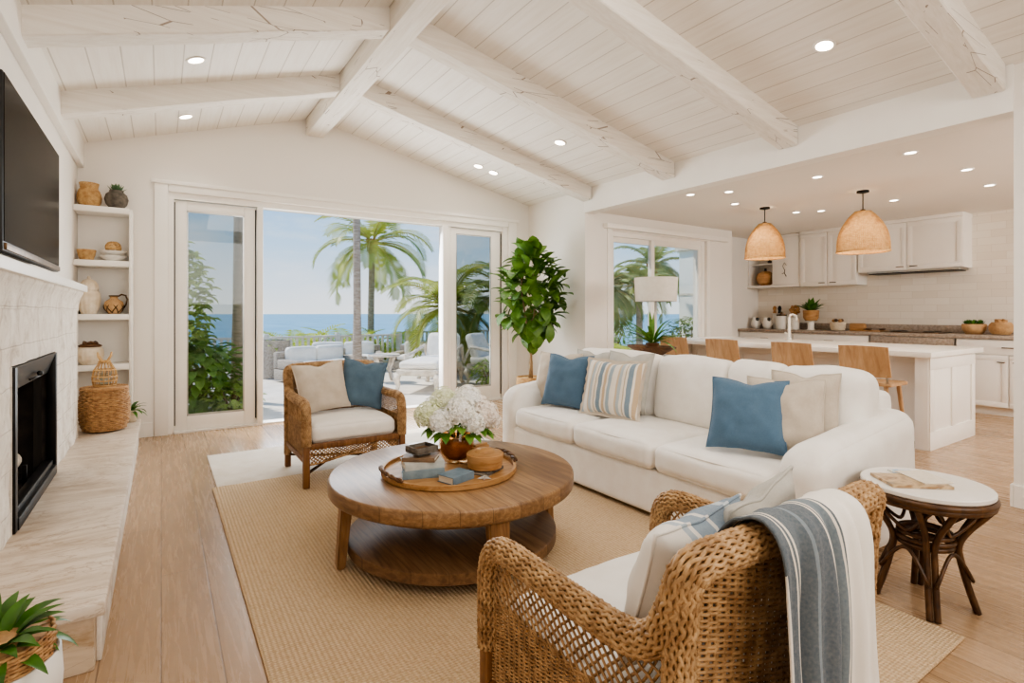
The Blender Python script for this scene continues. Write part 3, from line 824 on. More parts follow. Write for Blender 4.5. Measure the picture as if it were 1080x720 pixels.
mb = MB(); mb.tube([(.04, 0, .18), (.07, 0, .2), (.11, 0, .19), (.125, 0, .15), (.115, 0, .1), (.09, 0, .06)], .009, 7); mb.build('handle', M_bronze, t, True)
# fourth shelf
t = thing('clay_pot', 'pale round clay pot with driftwood lid on the lowest shelf', 'pot', (-.565, SY-.04, .792))
mb = MB(); ribbed(mb, [(.07, 0), (.098, .04), (.108, .09), (.1, .14), (.082, .165)], 18, .02); mb.lathe([(0, .002), (.07, .002)], 20); mb.build('pot', M_ceramic, t, True)
mb = MB(); mb.lathe([(0, .17), (.085, .166), (.094, .178), (.07, .192), (0, .195)], 24); mb.tube([(.05*math.cos(k*.7), .045*math.sin(k*.7), .2+.01*math.sin(k*2)) for k in range(9)], .014, 6, closed=True); mb.build('lid', M_darkwood, t, True)
# big basket, lantern, little pot on the hearth
t = thing('wicker_basket', 'large brown wicker basket standing on the hearth end', 'basket', (-.415, 5.87, .253))
pf = [(.145, .009), (.165, .07), (.176, .16), (.174, .26), (.162, .34), (.166, .37)]
mb = MB(); weave_lathe(mb, pf, 30, amp=.006, r=.0085); mb.build('woven_body', M_basket, t, True)
mb = MB(); mb.lathe([(0, .004), (.138, .004), (.157, .07), (.168, .16), (.166, .26), (.154, .335)], 30); mb.build('liner', M_darkwood, t, True)
mb = MB()
for q in range(3): mb.tube([((.166)*math.cos(k*PI/24), (.166)*math.sin(k*PI/24), .372+.008*math.sin(k*2+q*2.1)) for k in range(48)], .007, 5, closed=True)
for q in range(11): mb.tube([((.012+.014*q)*math.cos(k*PI/24), (.012+.014*q)*math.sin(k*PI/24), .378+.003*math.sin(k*3+q*PI)) for k in range(48)], .0068, 5, closed=True)
mb.build('woven_lid', M_basket, t, True)
t = thing('rattan_lantern', 'open rattan lantern with two handle loops on top of the wicker basket', 'lantern', (-.415, 5.87, .6405))
mb = MB()
P = lambda r, z, a: (r*math.cos(a), r*math.sin(a), z)
for k in range(16):
    a = k*PI/8; mb.tube([P(.1, .005, a), P(.112, .06, a), P(.1, .13, a), P(.062, .18, a), (P(.05, .2, a))], .005, 5)
for r, z in ((.1, .006), (.11, .045), (.112, .08), (.098, .135), (.05, .2), (.054, .207)): mb.tube([P(r, z, k*PI/16) for k in range(32)], .006, 5, closed=True)
mb.build('cage', M_seagrass, t, True)
for s in (1, -1):
    mb = MB(); mb.tube([(s*.02, -.05, .2), (s*.055, -.04, .25), (s*.06, 0, .275), (s*.055, .04, .25), (s*.02, .05, .2)], .01, 6); mb.build('handle', M_seagrass, t, True)
t.scale = (.8, .8, 1.05)
t = thing('candle_glass', 'clear glass candle jar inside the rattan lantern', 'jar', (-.415, 5.87, .646))
mb = MB(); mb.lathe([(.038, 0), (.045, .01), (.045, .11), (.042, .11), (.042, .012), (0, .01)], 24); mb.build('glass_jar', M_clear, t, True)
mb = MB(); mb.lathe([(0, .013), (.036, .013), (.036, .07), (0, .072)], 20); mb.build('candle', M_whitec, t, 40)
def houseplant(mb, n, L, W, base, e0, e1, droop, shape=.9, spread=.02, seed=3):
    r_ = random.Random(seed)
    for k in range(n):
        a = k*2.4 + r_.uniform(-.3, .3); e = e0 + (e1-e0)*((k+.5)/n) + r_.uniform(-.1, .1)
        leaf(mb, (base[0]+spread*math.cos(a), base[1]+spread*math.sin(a), base[2]), (math.cos(a)*math.cos(e), math.sin(a)*math.cos(e), math.sin(e)), L*r_.uniform(.75, 1.1), W*r_.uniform(.8, 1.1), droop*r_.uniform(.6, 1.3), 8, shape)
t = thing('potted_plant', 'small leafy plant in a pale clay pot at the hearth corner', 'plant', (-.248, 6.2, .252))
mb = MB(); mb.lathe([(0, 0), (.05, 0), (.07, .05), (.073, .11), (.065, .11), (.06, .09), (0, .09)], 28); mb.build('pot', M_ceramic, t, True)
mb = MB(); houseplant(mb, 15, .16, .035, (0, 0, .09), .3, 1.4, 1.3); mb.build('leaves', M_leafd, t, True)
# big planter bottom left
t = thing('potted_plant', 'broad leaved green plant in a white pot with woven liner before the hearth', 'plant', (-.4, 1.99, 0))
mb = MB(); mb.lathe([(0, 0), (.12, 0), (.155, .1), (.165, .24), (.16, .325), (.15, .325), (.15, .26), (0, .24)], 40); mb.build('pot', M_whitec, t, True)
mb = MB(); weave_lathe(mb, [(.142, .26), (.146, .32), (.143, .39)], 44, amp=.003, r=.005); mb.lathe([(.136, .25), (.138, .385)], 30); mb.build('woven_liner', M_basket, t, True)
mb = MB(); mb.lathe([(0, .365), (.136, .363)], 24); mb.build('soil', M_soil, t)
mb = MB(); houseplant(mb, 46, .165, .045, (0, 0, .355), .3, 1.45, 1.15, .95, .05, 5); mb.build('leaves', M_leafd, t, True)

# ------------------------------------------------------------------ rugs
mb = MB(); mb.bx(.31, 2.63, .757, 4.42, .001, .012, .004); o = mb.build('jute_rug', M_jute, None, 30); tag(o, 'large tan jute area rug with woven rows under the coffee table', 'rug')
mb = MB(); mb.bx(.34, 2.75, 4.43, 5.45, .001, .009, .003); o = mb.build('flatweave_rug', M_ivory, None, 30); tag(o, 'pale ivory flatweave rug between the jute rug and the sliding door', 'rug')

# ------------------------------------------------------------------ coffee table
ct = thing('coffee_table', 'large round brown wooden coffee table with a lower shelf on the jute rug', 'table', (1.34, 2.61, .0125))
mb = MB(); R0 = .655; mb.lathe([(0, .345), (R0-.012, .345), (R0-.004, .35), (R0, .36), (R0, .41), (R0-.004, .417), (R0-.012, .42), (0, .42)], 96); mb.build('tabletop', M_tablew, ct, 40)
mb = MB(); mb.lathe([(.55, .31), (.57, .31), (.57, .345), (.55, .345)], 72); mb.build('apron', M_tablel, ct, 40)
mb = MB(); mb.lathe([(0, .05), (.55, .05), (.56, .056), (.56, .105), (.55, .112), (0, .112)], 80); mb.build('lower_shelf', M_tables, ct, 40)
for ang in (173, 263, 353, 83):
    M = Matrix.Rotation(rad(ang), 4, 'Z'); mb = MB()
    bm = bmesh.new(); bmesh.ops.create_cube(bm, size=1)
    for v in bm.verts:
        top = v.co.z > 0
        v.co = V((.57 + (.0 if top else .03) + v.co.x*(.055 if top else .04), v.co.y*(.105 if top else .08), .346 if top else 0))
    bmesh.ops.bevel(bm, geom=bm.edges[:], offset=.006, segments=2, affect='EDGES')
    mb.bm(bm, M); mb.build('leg', M_tablel, ct, 30)
TZ = .4335
ty = thing('round_tray', 'round wooden tray with rope edged rim in the middle of the coffee table', 'tray', (1.3, 2.58, TZ))
mb = MB(); mb.lathe([(0, 0), (.355, 0), (.36, .004), (.36, .028), (.345, .028), (.343, .012), (0, .012)], 72); mb.build('tray_base', M_tray, ty, 40)
for s in (0, PI):
    mb = MB(); pts = [(.362*math.cos(s+q*.06), .362*math.sin(s+q*.06), .034+.012*math.sin(PI*(q+7)/14)) for q in range(-7, 8)]
    for w in range(2): mb.tube([(p[0]+.006*math.cos(i*1.3+w*PI), p[1], p[2]+.006*math.sin(i*1.3+w*PI)) for i, p in enumerate(pts)], .007, 6)
    mb.build('rope_handle', M_darkwood, ty, True)
TT = TZ + .0125
def book(name, label, loc, rz, w, d, h, cover, grp=None, cat='book'):
    t = thing(name, label, cat, loc, rz, grp)
    mb = MB(); mb.bx(-w/2, w/2, -d/2, d/2, 0, .003); mb.bx(-w/2, w/2, -d/2, d/2, h-.003, h); mb.bx(-w/2, w/2, -d/2, -d/2+.004, .003, h-.003, .001); mb.build('cover', cover, t)
    mb = MB(); mb.bx(-w/2+.005, w/2-.005, -d/2+.0045, d/2-.005, .0032, h-.0032); mb.build('pages', M_paper, t)
    return t
M_paper = plain('page_paper', '#e3dacb', '#d6cbb9', .9, 60, .2, (1, 1, 30))
M_bk1 = plain('grey_blue_cover', '#6f8088', '#83939a', .6, 20); M_bk2 = plain('pale_grey_cover', '#a7a9a3', '#bdbdb6', .6, 20); M_bk3 = plain('brown_cover', '#6c5642', '#836b54', .6, 20); M_bk4 = plain('slate_cover', '#60727e', '#72838e', .6, 20)
bx_, by_ = 1.13, 2.55
book('hardback_book', 'thick grey blue book at the bottom of the coffee table stack', (bx_, by_, TT), -.35, .21, .155, .042, M_bk1, 'books on the tray')
book('hardback_book', 'pale grey book in the middle of the coffee table stack', (bx_, by_+.01, TT+.0425), -.2, .2, .15, .034, M_bk2, 'books on the tray')
book('hardback_book', 'brown covered book on top of the coffee table stack', (bx_-.005, by_+.01, TT+.077), -.65, .17, .125, .022, M_bk3, 'books on the tray')
book('hardback_book', 'slate blue book lying alone on the tray in front of the stack', (1.23, 2.37, TT), .32, .15, .11, .036, M_bk4, 'books on the tray')
t = thing('stone_dish', 'small square dark dish on top of the book stack', 'dish', (bx_, by_+.01, TT+.0995), .2)
mb = MB(); mb.bx(-.035, .035, -.03, .03, 0, .014, .003); mb.bx(-.066, .066, -.056, .056, .014, .022, .004); mb.bx(-.066, -.056, -.056, .056, .022, .048, .003); mb.bx(.056, .066, -.056, .056, .022, .048, .003); mb.bx(-.056, .056, -.056, -.046, .022, .048, .003); mb.bx(-.056, .056, .046, .056, .022, .048, .003)
mb.build('dish_body', M_greyc, t, 30)
mb = MB(); mb.bx(-.055, .055, -.045, .045, .0225, .03); mb.build('wood_inlay', M_darkwood, t)
# vase and hydrangeas
vx, vy = 1.385, 2.66
vt = thing('glass_vase', 'round amber glass vase of white hydrangeas on the tray', 'vase', (vx, vy, TT))
mb = MB(); mb.lathe([(0, 0), (.055, 0), (.068, .01), (.09, .05), (.1, .095), (.094, .14), (.08, .17), (.078, .18), (.074, .18), (.076, .168), (.088, .138), (.093, .095), (.084, .055), (.06, .022), (0, .02)], 48); mb.build('vase_body', M_vase, vt, True)
mb = MB(); mb.lathe([(0, .0225), (.058, .024), (.082, .057), (.09, .095), (.086, .128), (0, .13)], 32); wm = plain('murky_vase_water', '#9a7446', '#c29a66', .15, 14); mb.build('water', wm, vt, True)
def bloom(mb, c, R, n=150, seed=0):
    r_ = random.Random(seed)
    for k in range(n):
        z = 1 - 1.72*(k+.5)/n; a = k*2.39996
        s = math.sqrt(max(0, 1-z*z)); d = V((s*math.cos(a), s*math.sin(a), z)); d = (d + V((r_.uniform(-.1, .1), r_.uniform(-.1, .1), r_.uniform(-.1, .1)))).normalized()
        p = V(c) + d*R*r_.uniform(.88, 1.08)*(1+.12*noise.noise(d*2+V((seed, 0, 0))))
        x = d.orthogonal().normalized(); y = d.cross(x); ph = r_.uniform(0, 6.28); q = R*.2
        for m_ in range(4):
            aa = ph + m_*PI/2; u = x*math.cos(aa)+y*math.sin(aa); w = x*-math.sin(aa)+y*math.cos(aa)
            mb.add([p - d*.002, p+u*q*.6+w*q*.45+d*q*.25, p+u*q*1.1+d*q*.1, p+u*q*.6-w*q*.45+d*q*.25], [(0, 1, 2, 3)])
    mb.ball(c, R*.8, 12, 8)
BL = [(-.15, -.06, .27, .075, M_hydg, 'far left of the bouquet, greenish'), (-.075, -.105, .245, .068, M_hyd, 'at the front left over the vase rim'), (.03, -.1, .3, .078, M_hyd, 'at the front centre, largest'),
      (.1, -.075, .235, .066, M_hyd, 'low at the front right'), (.155, -.02, .27, .075, M_hydp, 'at the right edge, slightly blush'), (-.07, .01, .335, .078, M_hydg, 'at the top left'), (.06, .015, .35, .075, M_hyd, 'at the very top'),
      (-.13, .06, .28, .07, M_hyd, 'at the back left'), (.1, .085, .3, .072, M_hydp, 'at the back right'), (.185, .04, .225, .06, M_hydp, 'low on the right beside the wooden block')]
# offsets are turned so that 'front' faces the near chair
for i, (x, y, z, R0, m_, w) in enumerate(BL):
    a = rad(-33); X = x*math.cos(a)-y*math.sin(a); Y = x*math.sin(a)+y*math.cos(a)
    t = thing('hydrangea', 'white hydrangea bloom ' + w, 'flower', (vx, vy, TT), 0, 'hydrangeas in the amber vase')
    mb = MB(); bloom(mb, (X, Y, z), R0, 130, i); mb.build('bloom', m_, t)
    mb = MB(); b0 = V((X*.12, Y*.12, .135)); mb.tube([b0, b0.lerp(V((X*.7, Y*.7, z-R0*.8)), .5)+V((0, 0, .02)), V((X, Y, z-R0*.7))], .0045, 5); mb.build('stem', M_leafm, t, True)
    mb = MB()
    for k in range(3):
        aa = math.atan2(Y, X)+(k-1)*.8; leaf(mb, (X*.75, Y*.75, z-R0*1.0), (math.cos(aa), math.sin(aa), -.05), .095, .055, .7, 6, .9)
    mb.build('leaf', M_leafm, t, True)
# carved box on notebook, block, starfish
book('notebook', 'dark patterned notebook under the round wooden box on the tray', (1.43, 2.42, TT), .5, .17, .125, .016, M_greyc, None, 'notebook')
t = thing('wooden_box', 'round carved wooden box with domed lid on the tray', 'box', (1.432, 2.428, TT+.0165))
mb = MB(); mb.lathe([(0, 0), (.08, 0), (.09, .006), (.096, .05), (.098, .075), (.092, .078), (0, .07)], 48); mb.build('box_body', M_boxwood, t, 40)
mb = MB(); mb.lathe([(.094, .0785), (.09, .082), (.06, .084), (.055, .088), (.045, .098), (.02, .104), (0, .105)], 40); mb.build('lid', M_tray, t, 40)
mb = MB(); mb.box((0, 0, .032), (.12, .06, .064), .006); mb.box((0, 0, .07), (.1, .05, .012), .004); o = mb.build('wooden_block', M_boxwood, None, 30); place(o, (1.545, 2.69, TT), .25); tag(o, 'small pale wooden block box behind the round box on the tray', 'box')
mb = MB()
vs = []; 
for k in range(10):
    r0 = .04 if k % 2 == 0 else .014; a = k*PI/5; vs.append((r0*math.cos(a), r0*math.sin(a), .003))
mb.add(vs + [(0, 0, .016), (0, 0, 0)], [(k, (k+1) % 10, 10) for k in range(10)] + [((k+1) % 10, k, 11) for k in range(10)])
o = mb.build('starfish', M_steel, None, 30); place(o, (1.36, 2.31, TT), .3); tag(o, 'small grey starfish ornament at the front of the tray', 'ornament')
# ------------------------------------------------------------------ sofa
sf = thing('sofa', 'long white slipcovered three seat sofa with loose back cushions', 'sofa', (3.05, 2.61, .0125))
mb = MB()
cushion(mb, 1.06, 2.7, .28, .035, .0, 18, .004, 1, c=(0, 0, .16)); mb.build('base', M_linen, sf, True)
def arm(name, sgn):
    mb = MB(); m2 = MB()
    cushion(m2, 1.08, .22, .6, .085, .012, 16, .006, 3+sgn, c=(-.01, sgn*1.265, .317))
    vs = []
    for x, y, z in m2.v:
        k = max(0, (z-.1)/.5)
        t = max(0, min(1, (x+.55)/1.08))
        z += k*(.0 + .1*t**1.2)
        z -= k*.05*max(0, 1-t/.16)**2
        if x < -.35: y = sgn*1.265 + (y-sgn*1.265)*(1+.12*k*(1-t/.2) if t < .2 else 1)
        vs.append((x, y, z))
    m2.v = vs
    a = m2.build(name, M_linen, sf, True)
    return a
for s in (1, -1):
    a = arm('arm', s)
mb = MB(); cushion(mb, .2, 2.5, .8, .06, .0, 14, .004, 9, c=(.44, 0, .42)); mb.build('back_frame', M_linen, sf, True)
for i, (a, b) in enumerate(((-1.125, -.385), (-.375, .375), (.385, 1.125))):
    mb = MB(); cushion(mb, .82, b-a-.004, .16, .05, .022, 20, .006, 20+i, c=(-.155, (a+b)/2, .385)); 
    c_ = mb.build('seat_cushion', M_linen, sf, True)
    mb = MB(); x0 = -.567; hw = (b-a)/2-.045
    for z in (.316, .454): mb.tube([(x0+.028-.012*math.sin(PI*k/8), (a+b)/2-hw+2*hw*k/8, z) for k in range(9)], .004, 6)
    mb.build('piping', M_linen, c_, True)
for i, (a, b, lean, dx) in enumerate(((.2, 1.13, .16, 0), (-.42, .195, .15, 0), (-.78, -.4, .13, .02), (-1.28, -.77, .14, .0))):
    M = Matrix.Translation((.2+dx, (a+b)/2, .69)) @ Matrix.Rotation(lean, 4, 'Y') if True else None
    mb = MB(); cushion(mb, .24, b-a-.004, .5, .085, 0, 18, .009, 30+i, M)
    m2 = MB(); m2.v = []; 
    # crown the front and back faces
    cx = .2+dx
    for (x, y, z) in mb.v:
        u = (y-(a+b)/2)/((b-a)/2); w = (z-.69)/.25
        k = max(0, 1-u*u)*max(0, 1-w*w)
        m2.v.append((x + (-.035 if x < cx + (z-.69)*lean else .02)*k, y, z + .015*max(0, 1-u*u)*max(0, w)))
    m2.f = mb.f; m2.m = mb.m
    m2.build('back_cushion', M_linen, sf, True)
# throw pillows
def tpillow(label, mat, loc, w, h, t, heading, tilt, roll=0, seed=0, group='throw pillows on the sofa', ruffle=False, dent=.06):
    R_ = Matrix.Rotation(rad(heading), 4, 'Z') @ Matrix.Rotation(rad(tilt), 4, 'X') @ Matrix.Rotation(rad(roll), 4, 'Y')
    mb = MB(); pillow(mb, w, h, t, 26, seed, dent)
    o = mb.build('throw_pillow', mat, None, True)
    o.location = loc; o.rotation_euler = R_.to_euler(); tag(o, label, 'pillow', group)
    mb = MB()
    n = 18; pin = .075; e = []
    for k in range(n): u = -1+2*k/n; e.append((u, -1))
    for k in range(n): e.append((1, -1+2*k/n))
    for k in range(n): e.append((1-2*k/n, 1))
    for k in range(n): e.append((-1, 1-2*k/n))
    pts = []
    for u, v in e:
        z = v*(1-pin*(1-u*u)*abs(v)**1.5)*h/2 - dent*h*math.exp(-(u/.28)**2)*max(0, v)**2 + noise.noise(V((u*2+seed, 1, seed)))*.008*abs(v)
        pts.append((u*(1-pin*(1-v*v)*abs(u)**1.5)*w/2, 0, z+h/2))
    if ruffle:
        vs = []
        for i, p in enumerate(pts):
            d = V((p[0], 0, p[2]-h/2)).normalized()
            for q in (0, 1): vs.append(V(p) + d*.028*q + V((0, (.008*q*math.sin(i*2.2)), 0)))
        k = len(pts)
        mb.add(vs, [(2*i, 2*i+1, (2*i+3) % (2*k), (2*i+2) % (2*k)) for i in range(k)]); mb.build('ruffle', M_linenb, o, True)
    else:
        mb.tube(pts, .0045, 6, closed=True); mb.build('piping', mat, o, True)
    return o
SZ = .508
tpillow('beige pillow at the far sofa arm left of the blue pillow', M_linenb, (2.84, 3.66, SZ), .46, .44, .15, 104, 17, 0, 1)
tpillow('light beige pillow leaning behind the far blue pillow', M_grey, (2.97, 3.36, SZ+.02), .46, .45, .13, 93, 15, 0, 2)
tpillow('denim blue pillow at the far sofa end before the beige pillows', M_blue, (2.75, 3.41, SZ), .45, .44, .15, 104, 17, 0, 3)
tpillow('light grey pillow behind the striped pillow on the sofa', M_grey, (2.97, 2.96, SZ+.02), .45, .46, .13, 93, 15, 0, 4)
tpillow('striped blue and tan pillow with ruffled edge on the sofa', M_stripe, (2.8, 2.93, SZ), .5, .42, .15, 102, 16, 0, 5, ruffle=True, dent=.03)
tpillow('denim blue pillow at the near sofa end', M_blue, (2.68, 1.73, SZ+.012), .41, .43, .15, 116, 29, 0, 6)
tpillow('taupe pillow beside the near blue pillow, in front of its twin', M_linent, (2.81, 1.59, SZ+.012), .4, .43, .14, 116, 25, 0, 7)
tpillow('taupe pillow farthest back at the near sofa arm', M_linent, (2.95, 1.56, SZ+.03), .35, .43, .11, 112, 19, 0, 8)

# ------------------------------------------------------------------ wicker armchairs (local front = +Y)
def braid(mb, pts, R, r=.0046, fam=15, pitch=.028):
    """thick rim wrapped with two families of crossing strands"""
    pts = [V(p) for p in pts]
    # resample
    L = [0]
    for a, b in zip(pts, pts[1:]): L.append(L[-1] + (b-a).length)
    n = max(8, int(L[-1] / .0085)); q = []
    j = 0
    for i in range(n+1):
        s = L[-1]*i/n
        while j < len(L)-2 and L[j+1] < s: j += 1
        q.append(pts[j].lerp(pts[j+1], (s-L[j])/max(1e-9, L[j+1]-L[j])))
    for _ in range(8): q = [q[0]] + [(q[i-1]+q[i]*2+q[i+1])/4 for i in range(1, n)] + [q[-1]]
    fr = []; up = None
    for i in range(n+1):
        t = (q[min(i+1, n)] - q[max(i-1, 0)]).normalized()
        if up is None: a = V((1, 0, 0)) if abs(t.x) < .9 else V((0, 0, 1)); up = (a - t*a.dot(t)).normalized()
        else: up = (up - t*up.dot(t)).normalized()
        fr.append((up.copy(), t.cross(up)))
    mb.tube(q, R*.86, 10)
    step = L[-1]/n
    for sg in (1, -1):
        for f in range(fam):
            P_ = []
            for i in range(n+1):
                a = 2*PI*f/fam + sg*2*PI*(i*step)/(pitch*fam) + (0 if sg == 1 else PI/fam)
                rr = R*(1 + .09*sg*math.cos(a*fam + (0 if sg == 1 else PI)) ) + noise.noise(V((i*.3, f, sg)))*.0015
                P_.append(q[i] + (fr[i][0]*math.cos(a) + fr[i][1]*math.sin(a))*rr)
            mb.tube(P_, r, 5)
    return q
def panel(mb, S, nst, nrow, r=.0045, amp=.006, samp=2, dens=None, jit=.003):
    """woven surface S(u,v)->(point, normal): rows run along u over and under nst stakes"""
    K = nst*samp
    for j in range(nrow):
        v = (j+.5)/nrow
        if dens and rnd.random() > dens(v): continue
        P_ = []
        for k in range(K+1):
            u = k/K
            vv = v + noise.noise(V((u*7, j*.9, nst)))*jit*3
            p, nn = S(u, min(1, max(0, vv)))
            P_.append(V(p) + V(nn)*amp*math.cos(PI*(k/samp) + PI*j))
        mb.tube(P_, r*rnd.uniform(.85, 1.15), 4, cap=False)
    for i in range(nst):
        P_ = [];  u = (i+.5)/nst
        for k in range(11):
            p, nn = S(u, k/10); P_.append(V(p) + V(nn)*noise.noise(V((k*.8, i, 3)))*.002)
        for o in (-.0045, .0045): mb.tube([q + V((0, o, 0)) if abs(S(.5, .5)[1][0]) > .5 else q + V((o, 0, 0)) for q in P_], r*.95, 4, cap=False)
def lattice(mb, S, nu, nv, r=.004):
    """open diamond work"""
    for sg in (1, -1):
        for k in range(-nv, nu+nv):
            P_ = []
            for i in range(nv*3+1):
                v = i/(nv*3); u = (k + sg*v*nv + (nv if sg < 0 else 0)*0)/nu
                u += noise.noise(V((u*9, v*5, sg)))*.008
                if -.001 <= u <= 1.001:
                    p, nn = S(min(1, max(0, u)), v); P_.append(V(p) + V(nn)*.003*sg)
            if len(P_) > 2: mb.tube(P_, r, 4, cap=False)
AX = .365
ARM = [(.345, .06), (.345, .3), (.345, .5), (.335, .56), (.3, .595), (.24, .605), (.1, .6), (-.06, .598), (-.17, .6), (-.245, .612), (-.295, .65), (-.33, .725), (-.35, .79)]
def arm_top(y):
    p = ARM[4:]
    for (y0, z0), (y1, z1) in zip(p, p[1:]):
        if y1 <= y <= y0: return z0 + (z1-z0)*(y0-y)/(y0-y1)
    return p[0][1] if y > p[0][0] else p[-1][1]
def make_chair(label, loc, rz):
    t = thing('wicker_armchair', label, 'armchair', loc, rz, 'wicker armchairs facing each other')
    for s in (1, -1):
        def S(u, v, s=s):
            y = .32 - .62*u; zt = arm_top(y) - .02; z = .2 + (zt-.2)*v
            return (s*AX, y, z), (1, 0, 0)
        mb = MB(); panel(mb, lambda u, v: S(u, v*.66), 26, 52, .0034, .005)
        lattice(mb, lambda u, v: S(u, .62+.38*v), 22, 5, .0036)
        mb.build('arm_weave', M_wicker, t, True)
    bow = lambda x: -.03*(1-(x/AX)**2)
    mb = MB(); braid(mb, [(-AX, y, z) for y, z in ARM[1:]] + [(-AX+.03, -.357, .808), (-.27, -.352+bow(-.27), .812), (-.1, -.352+bow(.1), .818), (.1, -.352+bow(.1), .818), (.27, -.352+bow(.27), .812), (AX-.03, -.357, .808)] + [(AX, y, z) for y, z in ARM[:0:-1]], .031); mb.build('braided_rim', M_wickd, t, True)
    def SB(u, v):
        x = -.34 + .68*u; z = .2 + .59*v
        return (x, -.318 + bow(x) - .035*v - .0*x, z), (0, 1, 0.05)
    mb = MB(); panel(mb, SB, 30, 96, .004, .005); mb.build('back_weave', M_wicker, t, True)
    for s in (1, -1):   # wrapped corner posts of the back
        mb = MB(); braid(mb, [(s*AX, -.325, .1), (s*AX, -.325, .4), (s*AX, -.335, .65), (s*AX, -.35, .79)], .026, .0044, 13, .028); mb.build('back_post', M_wickd, t, True)
    for sx in (1, -1):
        for sy in (1, -1):
            mb = MB(); mb.box((sx*AX, .345 if sy > 0 else -.325, .16), (.045, .045, .32), .006); mb.build('leg', M_chairwood, t, 30)
    mb = MB()
    mb.bx(-.342, .342, .325, .36, .27, .315, .006); mb.bx(-.342, .342, -.345, -.31, .23, .28, .006)
    for s in (1, -1): mb.bx(s*AX-.018, s*AX+.018, -.3, .322, .175, .215, .006)
    mb.build('seat_frame', M_chairwood, t, 30)
    mb = MB(); mb.bx(-.34, .34, -.31, .32, .285, .3); mb.build('seat_deck', M_wicker, t)
    mb = MB(); lattice(mb, lambda u, v: ((-.34+.68*u, .342, .268-(.085+.02*math.cos(u*2*PI))*v), (0, 1, 0)), 24, 4, .0048)
    mb.tube([(-.34+.68*k/16, .342, .268-(.085+.02*math.cos(k/16*2*PI))) for k in range(17)], .007, 6); mb.build('apron_lattice', M_wicker, t, True)
    for s in (1, -1):
        mb = MB(); mb.tube([(s*AX*.97, .33*1, .1), (s*.16, .1, .115), (0, .01*s, .12), (-s*.16, -.09, .115), (-s*AX*.97, -.31, .1)], .011, 8); mb.build('stretcher', M_rattan, t, True)
    mb = MB(); cushion(mb, .65, .61, .13, .045, .025, 22, .005, 5, c=(0, .03, .372)); mb.build('seat_cushion', M_linen, t, True)
    return t
ch = make_chair('golden wicker armchair in the foreground seen from behind, draped with a throw', (1.165, .985, .0125), 0)
dup(ch, (1.24, 4.37, .0125), PI + .0, 'wicker armchair by the sliding doors facing the room, beige and blue pillows on it')
# pillows on the chairs
g = 'pillows on the wicker armchairs'
tpillow('beige pillow on the far wicker armchair', M_linenb, (1.115, 4.41, .49), .42, .4, .15, -172, 17, 4, 11, g)
tpillow('slate blue pillow on the far wicker armchair', M_slate, (1.39, 4.44, .492), .36, .4, .13, -200, 17, -8, 12, g)
tpillow('white pillow with soft blue stripes on the foreground armchair', M_stripe2, (1.04, .88, .49), .42, .33, .15, 10, 15, 2, 13, g, dent=.03)
tpillow('grey linen pillow on the foreground armchair by the sofa side', M_grey, (1.325, .865, .495), .34, .35, .12, 8, 13, -8, 14, g)
# throw over the back of the near chair
mb = MB()
prof = [(-.262, .68), (-.272, .74), (-.29, .79), (-.32, .838), (-.355, .864), (-.39, .866), (-.42, .846), (-.436, .8), (-.44, .72), (-.443, .6), (-.446, .46), (-.448, .33), (-.45, .22)]
for _ in range(2):
    q = [prof[0]]
    for a, b in zip(prof, prof[1:]): q += [(a[0]*.75+b[0]*.25, a[1]*.75+b[1]*.25), (a[0]*.25+b[0]*.75, a[1]*.25+b[1]*.75)]
    prof = q + [prof[-1]]
def thr(off):
    def fn(u, v):
        x = v*(len(prof)-1); i = min(len(prof)-2, int(x)); f = x-i
        y = prof[i][0]*(1-f)+prof[i+1][0]*f; z = prof[i][1]*(1-f)+prof[i+1][1]*f
        out = max(0, min(1, (v-.42)/.3))
        wd = .3 + .05*out
        xx = -.06 + (u-.5)*wd
        fold = (.012*math.sin(u*19+.6) + .007*math.sin(u*41+v*3)) * (.35+.8*out) + noise.noise(V((u*4, v*5, 2)))*.01*(.4+out)
        xx += noise.noise(V((v*3, u*2, 7)))*.018
        y += -.03*(1-(min(.36, abs(xx))/.365)**2) + .02 - fold*(1 if v > .3 else -.4) - .012 - off
        z += (.004+off)*(1-out)
        z -= .03*math.sin(u*2.2)*max(0, v-.9)*10*.3
        return (xx, y-.0, z)
    return fn
mb.grid(thr(0), 60, 70)
b_ = mb.build('throw_blanket', M_throw, None, True)
place(b_, (1.165, .985, .0125)); tag(b_, 'striped blue grey and cream throw blanket over the foreground chair back', 'blanket')
so = b_.modifiers.new('thickness', 'SOLIDIFY'); so.thickness = .005

